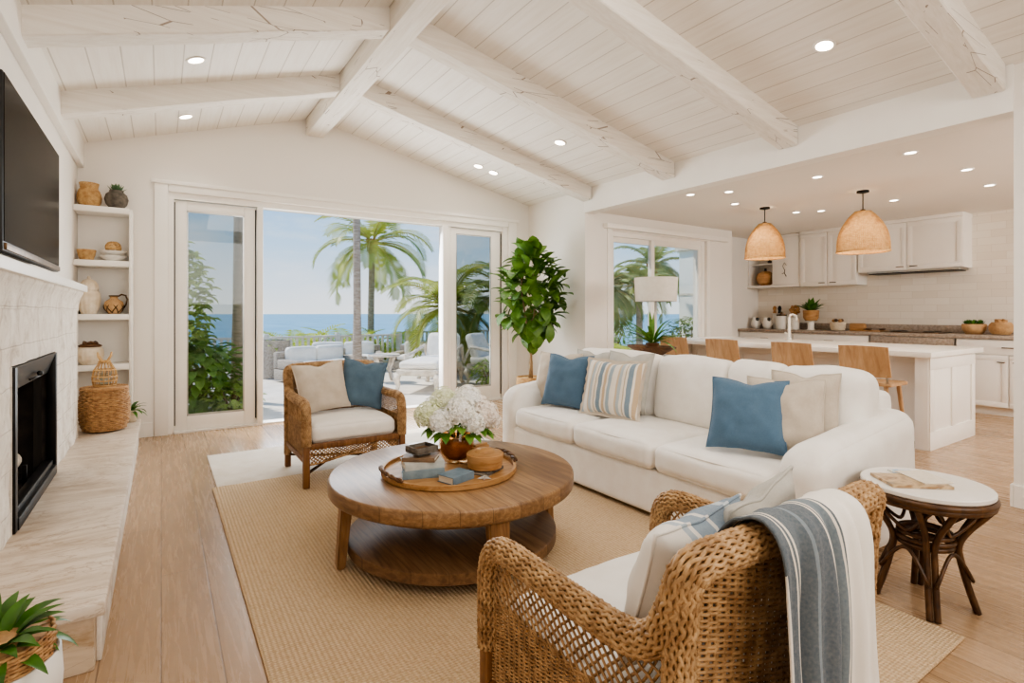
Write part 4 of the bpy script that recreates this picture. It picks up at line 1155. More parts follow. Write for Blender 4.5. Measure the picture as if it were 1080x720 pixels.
# ------------------------------------------------------------------ rattan side table
st = thing('rattan_side_table', 'round rattan side table with white top at the near sofa end', 'side table', (2.825, .955, 0))
st.scale = (.82, .82, .955)
mb = MB(); mb.lathe([(0, .53), (.285, .53), (.292, .536), (.292, .55), (.287, .555), (0, .555)], 64); mb.build('tabletop', M_whitec, st, 40)
mb = MB()
for r, z in ((.289, .515), (.283, .496)): mb.tube([(r*math.cos(k*PI/32), r*math.sin(k*PI/32), z) for k in range(64)], .0155, 8, closed=True)
mb.lathe([(0, .518), (.285, .518), (.285, .5295), (0, .5295)], 48); mb.build('top_band', M_rattan, st, True)
for k in range(4):
    A = rad(28 + 90*k); ca, sa = math.cos(A), math.sin(A)
    for off in (-1, 1):
        mb = MB(); pts = []
        for r, z, w in ((.27, .49, .075), (.235, .44, .055), (.17, .36, .026), (.135, .29, .016), (.15, .22, .016), (.18, .11, .016), (.22, .0, .016)):
            pts.append((r*ca - off*w*sa, r*sa + off*w*ca, z))
        P_ = [V(p) for p in pts]
        for _ in range(2):
            q = [P_[0]]
            for a, b in zip(P_, P_[1:]): q += [a.lerp(b, .25), a.lerp(b, .75)]
            P_ = q + [P_[-1]]
        P_[-1].z = .001
        mb.tube(P_, .0155, 9); mb.build('leg', M_rattan, st, True)
mb = MB()
for r, z in ((.125, .305), (.118, .28), (.118, .33)): mb.tube([(r*math.cos(k*PI/16), r*math.sin(k*PI/16), z) for k in range(32)], .012, 8, closed=True)
mb.build('waist_ring', M_rattan, st, True)
for k in range(4):
    A = rad(73 + 90*k); ca, sa = math.cos(A), math.sin(A); mb = MB()
    pts = []
    for i in range(13):
        f = -1 + i/6; a = A + f*.72; r = .2 - .06*(1-f*f) ; pts.append((r*math.cos(a), r*math.sin(a), .14 + .13*(1-f*f)))
    mb.tube(pts, .009, 7)
    pts = [( (.255-.12*(1-f*f))*math.cos(A+f*.72), (.255-.12*(1-f*f))*math.sin(A+f*.72), .48-.13*(1-f*f)) for f in [-1+i/6 for i in range(13)]]
    mb.tube(pts, .009, 7)
    mb.build('brace', M_rattan, st, True)
def magazine(label, loc, rz, w, d, h, mat, curl=0.0):
    mb = MB()
    def fn(u, v): return (-w/2+w*u, -d/2+d*v, h + curl*max(0, u-.6)**2)
    mb.grid(fn, 8, 2); mb.grid(lambda u, v: (-w/2+w*(1-u), -d/2+d*v, curl*max(0, (1-u)-.6)**2), 8, 2)
    for v0 in (0, 1): mb.grid(lambda u, v: (-w/2+w*u, (-d/2, d/2)[v0], (h*v if v0 == 0 else h*(1-v)) + curl*max(0, u-.6)**2), 8, 1)
    for u0 in (0, 1): mb.grid(lambda u, v: ((-w/2, w/2)[u0], -d/2+d*u, (h*(1-v) if u0 == 0 else h*v) + curl*max(0, u0-.6)**2), 2, 1)
    o = mb.build('magazine', mat, None); place(o, loc, rz); tag(o, label, 'magazine', 'magazines on the rattan side table'); return o
def cover(name, cs, sc=9):
    m = N(name, .3, .5); v = m.co(); m.col(m.ramp(m.noise(v, sc, 2, .5, 1.2), [(i/(len(cs)-1)*.5+.25, c) for i, c in enumerate(cs)])); return m.m
magazine('magazine with a tan and grey landscape photo cover, lowest on the side table', (2.77, .99, .531), -.7, .24, .18, .012, cover('landscape_cover', ['#6f7472', '#a08562', '#c9b08d', '#8c6a45', '#dfd6c8']))
magazine('white magazine page lying open on top of the landscape magazine', (2.845, .97, .5435), -.6, .12, .19, .004, M_paper, .03)
magazine('blue picture card at the back of the side table magazines', (2.905, 1.065, .5315), -.6, .1, .075, .005, cover('blue_card', ['#2f6ea8', '#7fb0d4', '#e6e2d8', '#3d7f52']))

# ------------------------------------------------------------------ fiddle leaf fig
fg = thing('fiddle_leaf_fig', 'tall fiddle leaf fig tree in a woven basket in the corner behind the sofa', 'plant', (4.08, 5.72, 0))
mb = MB(); weave_lathe(mb, [(.14, .006), (.175, .12), (.19, .28), (.185, .44)], 34, amp=.004, r=.008); mb.lathe([(0, .004), (.13, .004), (.166, .12), (.18, .28), (.176, .42)], 28); mb.build('woven_basket', M_seagrass, fg, True)
mb = MB(); mb.lathe([(0, .39), (.172, .385)], 24); mb.build('soil', M_soil, fg)
mb = MB()
for k, (dx, dy) in enumerate(((.03, .01), (-.03, .02), (.0, -.035))):
    mb.tube([(dx*.6, dy*.6, .38), (dx*.2, -dy*.4, .62), (-dx*.5, dy*.5, .85), (dx*1.6, dy*1.6, 1.15), (dx*3.2, dy*3.2, 1.5), (dx*3.6, dy*3.6, 1.9)], [.017, .016, .015, .013, .01, .006], 8)
for k in range(10):
    a = k*2.4; z = 1.0+k*.09; mb.tube([(0, 0, z), (.12*math.cos(a), .12*math.sin(a), z+.1), (.24*math.cos(a), .24*math.sin(a), z+.16)], [.008, .006, .004], 5)
mb.build('trunk', M_bark, fg, True)
mb = MB(); r_ = random.Random(11)
for k in range(270):
    h = 1 - 2*(k+.5)/270; a = k*2.39996 + r_.uniform(-.2, .2)
    s = math.sqrt(1-h*h)
    cz = 1.53; rr = r_.uniform(.3, .8)
    wide = 1.0 if h < .1 else 1.0-.25*h
    p = V((s*math.cos(a)*.36*rr*1.35*wide, s*math.sin(a)*.36*rr*1.35*wide, cz + h*.62*(.55+.45*rr)))
    e = (.95 + h*.4 if r_.random() < .55 else -.25 + h*.7) + r_.uniform(-.3, .3)
    if h < -.55: e -= .4
    a += r_.uniform(-.9, .9)
    d = (math.cos(a)*math.cos(e), math.sin(a)*math.cos(e), math.sin(e))
    leaf(mb, p, d, r_.uniform(.22, .31), r_.uniform(.125, .175), r_.uniform(.6, 1.2), 7, 1.3, .14)
mb.build('leaves', M_fig, fg, True)
# ------------------------------------------------------------------ behind the sofa: console, bowl, plant, lamp
cs = thing('console_table', 'narrow white console table directly behind the sofa back', 'table', (3.92, 3.45, 0))
mb = MB(); mb.bx(-.16, .16, -.45, .45, .84, .88, .006); mb.build('table_top', M_white, cs, 30)
for sx in (1, -1):
    for sy in (1, -1):
        mb = MB(); mb.bx(sx*.14-.02, sx*.14+.02, sy*.42-.02, sy*.42+.02, 0, .839, .003); mb.build('leg', M_white, cs, 30)
t = thing('wooden_bowl', 'long shallow dark wooden bowl on the console behind the sofa', 'bowl', (3.9, 3.5, .881), 0)
mb = MB()
pf = [(.0, .02), (.1, .02), (.1, .0), (.13, .0), (.2, .035), (.27, .075), (.285, .085), (.275, .088), (.2, .055), (.1, .04), (0, .04)]
mb.lathe([(0, 0.001), (.12, .001), (.17, .03), (.25, .07), (.262, .085), (.25, .088), (.16, .05), (0, .045)], 40, sx=.55, sy=1.08); mb.build('bowl_body', M_darkwood, t, 50)
t = thing('potted_plant', 'spiky green strap leaved plant sitting in the dark wooden bowl', 'plant', (3.9, 3.48, .932))
mb = MB(); mb.lathe([(0, 0), (.05, 0), (.065, .06), (.06, .065), (0, .055)], 24); mb.build('pot', M_darkwood, t, 40)
mb = MB(); houseplant(mb, 30, .36, .04, (0, 0, .06), .35, 1.4, 1.0, .7, .02, 9); mb.build('leaves', M_leafm, t, True)
fl = thing('floor_lamp', 'white drum shade floor lamp standing before the kitchen window', 'lamp', (5.05, 4.45, 0))
mb = MB(); mb.lathe([(0, 0), (.15, 0), (.15, .015), (.02, .03), (0, .03)], 32); mb.build('base', M_whitec, fl, 40)
mb = MB(); mb.tube([(0, 0, .03), (0, 0, 1.5)], .012, 10); mb.build('pole', M_whitec, fl, True)
mb = MB(); mb.lathe([(.245, 1.42), (.26, 1.71), (.257, 1.71), (.242, 1.42)], 48); mb.tube([(0, 0, 1.5), (0, .2, 1.62), (0, .25, 1.68)], .004, 5); mb.tube([(0, 0, 1.5), (0, -.2, 1.62), (0, -.25, 1.68)], .004, 5); mb.build('lamp_shade', M_lampsh, fl, 40)
# ------------------------------------------------------------------ island and stools
isl = thing('kitchen_island', 'long white kitchen island with panelled end and pale stone top', 'kitchen island', (6.5, 3.45, 0))
mb = MB(); mb.bx(-.25, .6, -1.36, 1.4, .1, .868); mb.bx(-.2, .55, -1.3, 1.35, 0, .1); mb.build('base_cabinet', M_cab, isl)
mb = MB(); mb.bx(-.57, .62, -1.47, -1.365, 0, .868, .003); e_ = mb.build('end_panel', M_cab, isl, 30)
mb = MB()
for a, b, c, d in ((-.56, .61, .75, .86), (-.56, .61, .0, .17), (-.56, -.47, .17, .75), (.52, .61, .17, .75), (-.02, .07, .17, .75)): mb.bx(a, b, -1.485, -1.47, c, d, .002)
mb.build('shaker_frame', M_cab, e_, 30)
mb = MB(); mb.bx(-.57, .62, 1.4, 1.47, 0, .868, .003); mb.build('end_panel', M_cab, isl, 30)
for k in range(4):
    y0 = -1.34 + k*.685; mb = MB()
    mb.bx(-.262, -.25, y0, y0+.67, .78, .86, .002); mb.bx(-.262, -.25, y0, y0+.67, .1, .2, .002); mb.bx(-.262, -.25, y0, y0+.08, .2, .78, .002); mb.bx(-.262, -.25, y0+.59, y0+.67, .2, .78, .002)
    mb.build('back_panel_frame', M_cab, isl, 30)
mb = MB(); mb.bx(-.68, .7, -1.53, 1.53, .87, .922, .006); mb.build('countertop', M_quartz, isl, 30)
t = thing('kitchen_faucet', 'slim white faucet standing on the kitchen island', 'faucet', (6.95, 3.85, .923))
mb = MB(); mb.lathe([(0, 0), (.03, 0), (.03, .02), (.018, .03), (.018, .3), (0, .3)], 20); mb.build('body', M_whitec, t, 40)
mb = MB(); mb.tube([(0, 0, .29), (.02, 0, .33), (.09, 0, .34), (.17, 0, .32), (.19, 0, .26)], .012, 10); mb.build('spout', M_whitec, t, True)
mb = MB(); mb.tube([(0, .015, .08), (0, .06, .1)], .007, 8); mb.build('handle', M_whitec, t, True)
s0 = None
for i, (y, lb) in enumerate(((2.3, 'oak bar stool nearest the open end of the island'), (2.97, 'second oak bar stool from the open island end'), (3.78, 'third oak bar stool from the open island end'), (4.47, 'oak bar stool at the window end of the island'))):
    if s0: dup(s0, (5.56, y, 0), 0, lb); continue
    s0 = t = thing('bar_stool', lb, 'bar stool', (5.56, y, 0), 0, 'oak bar stools at the island')
    mb = MB(); cushion(mb, .38, .42, .04, .018, -.012, 12, 0, c=(.06, 0, .63)); mb.build('seat', M_stool, t, True)
    mb = MB()
    for sd in (0, 1):
        def fn(u, v, sd=sd):
            y_ = (-.215+.43*u)*(1 if sd == 0 else -1); z_ = .70+.275*v
            x_ = -.15 + .35*y_*y_ - .05*v + (.016 if sd else 0)
            return (x_, y_*(1-.04*v), z_ + .012*(1-(y_/.215)**2)*(v-.5))
        mb.grid(fn, 16, 6)
    for z_ in (.70, .975):
        pass
    def edge(fa):
        mb.add([p for q in fa for p in q], [(2*i, 2*i+1, 2*i+3, 2*i+2) for i in range(len(fa)-1)])
    def bp(y_, v, sd): return (-.15+.35*y_*y_-.05*v+(.016 if sd else 0), y_*(1-.04*v), .70+.275*v+.012*(1-(y_/.215)**2)*(v-.5))
    for v in (0, 1): edge([(bp(-.215+.43*k/16, v, 0), bp(-.215+.43*k/16, v, 1)) for k in range(17)])
    for yy in (-.215, .215): edge([(bp(yy, k/6, 0), bp(yy, k/6, 1)) for k in range(7)])
    mb.build('backrest', M_stool, t, 40)
    for s in (1, -1):
        mb = MB(); mb.tube([(-.11, s*.18, .62), (-.132, s*.18, .72), (-.135, s*.175, .9)], .011, 8); mb.build('back_bracket', M_steel, t, True)
    for sx in (1, -1):
        for sy in (1, -1):
            mb = MB(); mb.tube([(.06+sx*.13, sy*.15, .62), (.06+sx*.18, sy*.2, 0)], [.02, .014], 10); mb.build('leg', M_stool, t, 40)
    for fx, fz in ((.228, .17), (-.105, .22)):
        mb = MB(); mb.tube([(fx, -.19, fz), (fx, .19, fz)], .01, 8); mb.build('foot_rail', M_stool, t, 40)

# ------------------------------------------------------------------ kitchen wall run
CH = 1.0
XF = XK-.62
def handle(mb, x, y, z, L=.1):
    mb.tube([(x, y-L/2, z), (x-.022, y-L/2+.005, z), (x-.022, y+L/2-.005, z), (x, y+L/2, z)], .006, 6)
def base_unit(y0, y1, label, nd=1, drawer=True):
    t = thing('base_cabinet', label, 'cabinet', (XK, (y0+y1)/2, 0), group='white base cabinets along the tiled wall'); w = (y1-y0)
    mb = MB(); mb.bx(-.6, -.002, -w/2+.002, w/2-.002, .1, CH-.05); mb.bx(-.55, -.002, -w/2+.002, w/2-.002, 0, .1); mb.build('carcass', M_cab, t)
    dz = CH-.05-.19
    def front(name, a, b, c, d, hz, hy):
        mb = MB(); mb.bx(-.618, -.6, a, b, c, d, .003); f = mb.build(name, M_cab, t, 30)
        if d-c > .3:
            mb = MB(); q = .06
            mb.bx(-.626, -.618, a, b, d-q, d, .002); mb.bx(-.626, -.618, a, b, c, c+q, .002); mb.bx(-.626, -.618, a, a+q, c+q, d-q, .002); mb.bx(-.626, -.618, b-q, b, c+q, d-q, .002); mb.build('shaker_frame', M_cab, f, 30)
        mb = MB(); handle(mb, -.622, hy, hz, .13 if d-c < .3 else .07); mb.build('handle', M_bronze, f, True)
    if drawer: front('drawer', -w/2+.006, w/2-.006, dz, CH-.056, dz+.09, 0)
    k = w/nd
    for i in range(nd): front('door', -w/2+i*k+.006, -w/2+(i+1)*k-.006, .11, (dz if drawer else CH-.05)-.006, dz-.09, -w/2+(i+.5)*k + (k*.36 if i % 2 == 0 else -k*.36))
    return t
base_unit(1.55, 2.6, 'white base cabinet with wide drawer right of the range', 2)
base_unit(3.62, 4.75, 'white base cabinet with drawer left of the range', 2)
base_unit(4.76, 5.72, 'white base cabinet at the window end of the tiled wall', 2)
rg = thing('oven_range', 'taupe fronted range under the hood between white base cabinets', 'oven', (XK, 3.11, 0))
mb = MB(); mb.bx(-.61, -.002, -.5, .5, .0, CH-.052); mb.build('range_body', M_steel, rg)
mb = MB(); mb.bx(-.635, -.612, -.49, .49, CH-.2, CH-.055, .004); mb.build('control_panel', M_counter, rg, 30)
mb = MB(); mb.bx(-.632, -.612, -.47, .47, .2, CH-.22, .004); dd = mb.build('oven_door', M_steel, rg, 30)
mb = MB(); mb.tube([(-.63, -.4, CH-.27), (-.665, -.39, CH-.27), (-.665, .39, CH-.27), (-.63, .4, CH-.27)], .01, 8); mb.build('handle', M_steel, dd, True)
wt = MB(); wt.bx(XF-.02, XK-.002, 1.55, 5.735, CH-.048, CH, .004); o = wt.build('stone_worktop', M_counter, None, 30); tag(o, 'long taupe stone worktop along the tiled kitchen wall', 'worktop')
mb = MB(); mb.bx(XK-.03, XK-.002, 1.55, 5.735, CH+.001, CH+.11, .003); o.select_set(False); mb.build('upstand', M_counter, o, 30)
t = thing('cooktop', 'thin metal cooktop set into the taupe worktop below the hood', 'cooktop', (XK-.32, 3.15, CH+.001))
mb = MB(); mb.bx(-.22, .22, -.36, .36, 0, .012, .003); mb.build('plate', M_bronze, t, 30)
for x in (-.1, .1):
    for y in (-.2, .2):
        mb = MB(); mb.lathe([(0, .0122), (.07, .0122), (.075, .018), (.06, .024), (0, .024)], 24, (x, y, 0)); mb.build('burner', M_black, t, 40)
def wall_unit(y0, y1, z0, label):
    t = thing('wall_cabinet', label, 'cabinet', (XK, (y0+y1)/2, z0), group='white wall cabinets'); w = y1-y0; h = ZK-.001-z0
    mb = MB(); mb.bx(-.33, -.002, -w/2+.002, w/2-.002, 0, h); mb.build('carcass', M_cab, t)
    mb = MB(); mb.bx(-.365, -.004, -w/2-.004, w/2+.004, h-.05, h-.0005, .003); mb.build('crown_trim', M_cab, t, 30)
    for i in range(2):
        a, b = (-w/2+.006, -.004) if i == 0 else (.004, w/2-.006)
        mb = MB(); mb.bx(-.348, -.331, a, b, .01, h-.055, .003); f = mb.build('door', M_cab, t, 30)
        q = .065; c, d = .01, h-.055; mb = MB()
        mb.bx(-.356, -.348, a, b, d-q, d, .002); mb.bx(-.356, -.348, a, b, c, c+q, .002); mb.bx(-.356, -.348, a, a+q, c+q, d-q, .002); mb.bx(-.356, -.348, b-q, b, c+q, d-q, .002); mb.build('shaker_frame', M_cab, f, 30)
        mb = MB(); handle(mb, -.354, (b-.08 if i == 0 else a+.08), .05, .09); mb.build('handle', M_bronze, f, True)
wall_unit(3.9, 4.77, 1.72, 'pair of tall white wall cabinets between the pendants, left of the range')
wall_unit(2.6, 3.89, 1.9, 'pair of shorter white wall cabinets above the range hood')
t = thing('range_hood', 'thin dark range hood under the shorter wall cabinets', 'range hood', (XK, 3.2, 1.86))
mb = MB(); mb.bx(-.35, -.002, -.56, .56, .012, .038, .004); mb.build('hood_body', M_steel, t, 30)
mb = MB(); mb.bx(-.34, -.03, -.54, .54, .0, .0118); mb.build('filter', M_black, t)
# open shelf box
t = thing('open_wall_shelf', 'small white open shelf cabinet left of the kitchen wall cabinets', 'shelf', (XK, 5.25, 1.73))
mb = MB(); mb.bx(-.36, -.002, -.47, .48, 0, .04, .003); mb.build('bottom_shelf', M_cab, t, 30)
for y0, y1 in ((-.47, -.45), (.0, .02), (.46, .48)):
    mb = MB(); mb.bx(-.33, -.002, y0, y1, .041, .86, .002); mb.build('side_panel', M_cab, t, 30)
mb = MB(); mb.bx(-.33, -.002, -.449, .459, .861, .9, .002); mb.build('top_panel', M_cab, t, 30)
mb = MB(); mb.bx(-.335, -.31, -.448, -.002, .045, .855, .003); f_ = mb.build('door', M_cab, t, 30)
mb = MB()   # dark scroll motif on the door
mb.tube([(-.338, -.2, .3), (-.338, -.17, .36), (-.338, -.2, .42), (-.338, -.235, .37)], .004, 5); mb.tube([(-.338, -.235, .18), (-.338, -.2, .24), (-.338, -.16, .23)], .006, 5); mb.tube([(-.338, -.2, .24), (-.338, -.21, .3)], .005, 5); mb.build('scroll_motif', M_dark, f_, True)
t = thing('gourd_vase', 'tan ribbed gourd vase with dark neck on the open wall shelf', 'vase', (XK-.19, 5.48, 1.7715))
mb = MB(); ribbed(mb, [(.06, 0), (.125, .05), (.15, .13), (.13, .21), (.07, .255), (.03, .265)], 9, .05); mb.lathe([(0, .002), (.06, .002)], 16); mb.build('gourd_body', M_boxwood, t, True)
mb = MB(); mb.lathe([(.03, .262), (.02, .28), (.022, .31), (.016, .315), (0, .315)], 14); mb.build('neck', M_dark, t, True)
mb = MB(); mb.tube([(0, 0, 0), (-.0, -.1, .004), (0, -.19, 0)], .008, 6); mb.ball((0, -.1, .03), (.03, .04, .028)); mb.lathe([(0, .0), (.012, .05), (.004, .08), (0, .082)], 10, (0, -.1, .02)); o = mb.build('bird_ornament', M_dark, None, True); place(o, (XK-.14, 5.53, 2.17)); tag(o, 'small dark bird ornament above the gourd vase', 'ornament')
mb = MB(); mb.bx(-.16, .0, -.1, .1, 0, .012); 
# perch for the ornament: a slim shelf inside the box
mb = MB(); mb.bx(-.3, -.003, .021, .459, .412, .43, .002); mb.build('inner_shelf', M_cab, bpy.data.objects['open_wall_shelf'], 30)
# countertop items
def jar(label, loc, r, h, mat, lidmat, cat='canister'):
    t = thing('canister', label, cat, loc, group='canisters on the kitchen worktop')
    mb = MB(); mb.lathe([(0, 0), (r*.95, 0), (r, .01), (r, h*.72), (r*.9, h*.76), (0, h*.76)], 28); mb.build('jar_body', mat, t, 40)
    mb = MB(); mb.lathe([(0, h*.765), (r*.96, h*.765), (r*.96, h*.84), (r*.3, h*.87), (r*.2, h*.93), (r*.25, h), (0, h)], 24); mb.build('lid', lidmat, t, 40)
CX = XK-.3
M_bw = N('black_white_glaze', .3, .5); M_bw.col(M_bw.ramp(M_bw.vor(M_bw.co(), 9), [(.3, '#171513'), (.36, '#ebe6dd')])); M_bw = M_bw.m
for i, (y, lb) in enumerate(((5.6, 'black and white glazed jug nearest the window end of the worktop'), (5.38, 'black and white glazed jug beside the first one'))):
    t = thing('glazed_jug', lb, 'jug', (CX, y, CH+.001), group='black and white jugs')
    mb = MB(); mb.lathe([(0, 0), (.06, 0), (.08, .05), (.078, .12), (.055, .17), (.06, .2), (.052, .2), (.046, .17), (0, .16)], 28); mb.build('jug_body', M_bw, t, True)
    mb = MB(); mb.tube([(0, -.055, .18), (0, -.11, .17), (0, -.12, .11), (0, -.078, .06)], .009, 7); mb.build('handle', M_bw, t, True)
jar('white banded canister left of the wooden finial jar', (CX, 5.12, CH+.001), .085, .3, M_whitec, M_bronze)
jar('white canister topped by a wooden ball', (CX+.02, 4.9, CH+.001), .075, .24, M_whitec, M_whitec)
mb = MB()
for k in range(14):
    a = k*2.4; h_ = 1-2*(k+.5)/14; s_ = math.sqrt(1-h_*h_); mb.ball((.062*s_*math.cos(a), .062*s_*math.sin(a), .062*h_+.085), .03, 8, 6)
o = mb.build('wooden_ball', M_boxwood, None, True); place(o, (CX+.02, 4.9, CH+.246)); tag(o, 'knobbly carved wooden ball on top of a white canister', 'ornament')
t = thing('wooden_mill', 'pair of dark handled wooden mills on a small tray behind the jugs', 'mill', (CX+.14, 5.28, CH+.001))
mb = MB(); mb.lathe([(0, 0), (.07, 0), (.07, .26), (.09, .27), (0, .275)], 20); mb.build('stand', M_whitec, t, 40)
for s in (1, -1):
    mb = MB(); mb.lathe([(0, .276), (.03, .276), (.022, .32), (.034, .36), (.02, .4), (0, .41)], 16, (0, s*.045, 0)); mb.build('mill_body', (M_dark, M_boxwood)[s > 0], t, 50)
t = thing('potted_succulent', 'green paddle leaved plant in a wooden pot raised on a white stand', 'plant', (CX, 4.62, CH+.001))
mb = MB(); mb.lathe([(0, 0), (.065, 0), (.05, .02), (.05, .13), (.07, .15), (0, .152)], 24); mb.build('stand', M_whitec, t, 40)
mb = MB(); mb.lathe([(0, .153), (.085, .153), (.115, .2), (.12, .32), (.108, .325), (.1, .3), (0, .3)], 28); mb.build('pot', M_boxwood, t, 40)
mb = MB(); houseplant(mb, 22, .24, .085, (0, 0, .3), .45, 1.45, .35, .85, .02, 4); mb.build('leaves', M_leafd, t, True)
t = thing('bread_basket', 'small round basket of brown rolls right of the wood potted plant', 'basket', (CX, 4.2, CH+.001))
mb = MB(); weave_lathe(mb, [(.085, .005), (.1, .07), (.105, .13)], 22, amp=.004, r=.009); mb.lathe([(0, .003), (.082, .003), (.095, .07), (.098, .12)], 20); mb.build('woven_body', M_ceramic, t, True)
for k in range(6):
    a = k*1.05; o = MB(); o.ball((0, 0, 0), (.028, .026, .026), 12, 8, amp=.1); o = o.build('bread_roll', M_rattan if k % 2 else M_boxwood, None, True)
    place(o, (CX+.055*math.cos(a), 4.2+.055*math.sin(a), CH+.158+.006*(k % 2)), a); tag(o, 'round bread roll heaped in the small kitchen basket', 'bread roll', 'rolls in the bread basket')
mb = MB(); mb.box((0, 0, .055), (.1, .2, .11), .006); mb.box((-.0, .0, .115), (.08, .18, .008), .002); o = mb.build('wooden_crate_box', M_boxwood, None, 30); place(o, (CX+.05, 3.93, CH+.001)); tag(o, 'low wooden box right of the bread basket', 'box')
t = thing('serving_board', 'wooden serving board with two small brown bowls on the cooktop edge', 'board', (XK-.42, 3.6, CH+.0135), 0)
mb = MB(); mb.bx(-.08, .08, -.15, .15, 0, .016, .005); mb.build('board', M_boxwood, t, 30)
for y in (-.09, .09):
    mb = MB(); mb.lathe([(0, .0165), (.03, .0165), (.05, .045), (.045, .046), (.028, .024), (0, .022)], 20, (0, y, 0)); mb.build('bowl', M_rattan, t, True)
bpy.data.objects['serving_board'].location = (XK-.3, 3.665, CH+.001)
t = thing('potted_succulent', 'low tan bowl of green succulents at the right end of the worktop', 'plant', (CX, 2.5, CH+.001))
mb = MB(); mb.lathe([(0, 0), (.085, 0), (.125, .06), (.13, .13), (.118, .135), (.11, .11), (0, .11)], 30); mb.build('pot', M_tan, t, True)
mb = MB()
for q in range(9):
    a0 = q*2.4; bx0, by0 = .07*math.cos(a0)*(q > 0), .07*math.sin(a0)*(q > 0)
    for k in range(10):
        a = k*2.4; e = .5+.09*k; leaf(mb, (bx0, by0, .11), (math.cos(a)*math.cos(e), math.sin(a)*math.cos(e), math.sin(e)), .085, .03, -.4, 4, .9)
mb.build('succulent_leaves', M_leafd, t, True)
t = thing('woven_pot', 'rounded woven pot with knotted top beside the succulent bowl', 'pot', (CX-.03, 2.22, CH+.001))
mb = MB(); weave_lathe(mb, [(.08, .005), (.115, .06), (.11, .13), (.085, .16)], 22, amp=.003, r=.008); mb.lathe([(0, .004), (.078, .004), (.108, .06), (.103, .13), (.08, .155), (0, .155)], 24); mb.build('woven_body', M_tan, t, True)
mb = MB()
for k in range(5): mb.tube([(.05*math.cos(k*1.25+q*.5), .05*math.sin(k*1.25+q*.5), .17+.02*math.sin(q+k)) for q in range(6)], .016, 7)
mb.build('knotted_lid', M_boxwood, t, True)
# pendants
for i, (x, y, zt, zb, r, lb) in enumerate(((6.52, 2.78, 2.41, 1.965, .258, 'woven dome pendant lamp over the near part of the island'), (6.5, 3.92, 2.43, 1.99, .24, 'woven dome pendant lamp over the far part of the island'))):
    t = thing('pendant_lamp', lb, 'pendant lamp', (x, y, ZK), group='woven pendants over the island')
    h = zt-zb; T = zt-ZK
    mb = MB(); mb.lathe([(0, -.001), (.06, -.001), (.06, -.02), (.02, -.028), (0, -.028)], 24); mb.build('canopy', M_black, t, 40)
    mb = MB(); mb.tube([(0, 0, -.02), (0, 0, T-.02)], .006, 8); mb.build('cord', M_black, t, True)
    mb = MB(); mb.lathe([(0, T+.03), (.025, T+.02), (.03, T-.05), (.02, T-.09), (0, T-.09)], 16); mb.build('lamp_holder', M_bronze, t, True)
    pf = [(r*math.sin(math.acos(max(-1, min(1, (q/10)))))**.8*1.0 if q < 10 else .3*r, T-h+h*q/10) for q in range(11)]
    pf = [(r*(1-.02*(1-q/10) - .7*(q/10)**2.6), T-h+h*q/10) for q in range(11)]
    mb = MB(); mb.lathe([(a*.985, b) for a, b in pf] , 56)
    mb.f = [f for f in mb.f if len(f) == 4]; mb.m = mb.m[:len(mb.f)]
    sh = mb.build('lamp_shade', M_shade, t, True)
    mb = MB()
    for k in range(90):
        a = k*2*PI/90; mb.tube([(q[0]*math.cos(a), q[0]*math.sin(a), q[1]) for q in pf], .0028, 4, cap=False)
    for j in range(26):
        z = T-h+h*(j+.5)/26; f = (j+.5)/26; rr = r*(1-.02*(1-f)-.7*f**2.6)
        mb.tube([(rr*math.cos(q*PI/28)*1.004, rr*math.sin(q*PI/28)*1.004, z) for q in range(56)], .0026, 4, closed=True)
    mb.tube([(r*.985*math.cos(q*PI/28), r*.985*math.sin(q*PI/28), T-h) for q in range(56)], .009, 6, closed=True)
    mb.build('woven_cane', M_seagrass, sh, True)
    mb = MB(); mb.ball((0, 0, T-.15), (.032, .032, .042)); mb.build('bulb', M_bulb, t, True)
    l = bpy.data.lights.new('pendant_glow', 'POINT'); l.energy = 6; l.color = (1, .8, .55); l.shadow_soft_size = .05
    o = bpy.data.objects.new('pendant_glow', l); col.objects.link(o); o.location = (x, y, ZK+T-.24)

# ------------------------------------------------------------------ outdoors
GZ = -.06
mb = MB(); mb.bx(-14, 34, YG+.161, 13.6, GZ-.2, GZ); struct('terrace_ground', mb, M_pave)
mb = MB(); mb.grid(lambda u, v: (-2500+6500*u, 40+5500*v, -9), 4, 4); struct('sea_water', mb, M_sea)
mb = MB(); mb.bx(-14, 34, 13.61, 16.5, -1.2, -.15); 
gd = mb.build('planted_ground', plain('planted_ground', '#6f6a3c', '#9a9058', .95, 3, .3)); gd['kind'] = 'structure'
def rail(name, label, x0, x1, y0, y1, zt, n, post=6):
    t = thing(name, label, 'railing', (x0, y0, GZ)); L = math.hypot(x1-x0, y1-y0); ang = math.atan2(y1-y0, x1-x0); t.rotation_euler = (0, 0, ang)
    H_ = zt-GZ
    mb = MB(); mb.bx(0, L, -.045, .045, H_-.05, H_, .008); mb.bx(0, L, -.025, .025, .08, .13, .005); mb.build('top_rail', M_deck, t, 30)
    mb = MB()
    for k in range(n): x = L*(k+.5)/n; mb.bx(x-.028, x+.028, -.018, .018, .131, H_-.051)
    mb.build('baluster_slats', M_deck, t)
    for k in range(post+1):
        mb = MB(); x = L*k/post; mb.bx(x-.05, x+.05, -.05, .05, 0, H_+.06, .008); mb.build('post', M_deck, t, 30)
rail('terrace_railing', 'weathered white slatted railing along the seaward terrace edge', -6, 5.2, 13.2, 13.2, .74, 86, 7)
rail('terrace_railing', 'weathered slatted railing right of the palm trunks, behind the lounge chairs', 5.4, 13, 13.2, 13.2, .8, 60, 5)

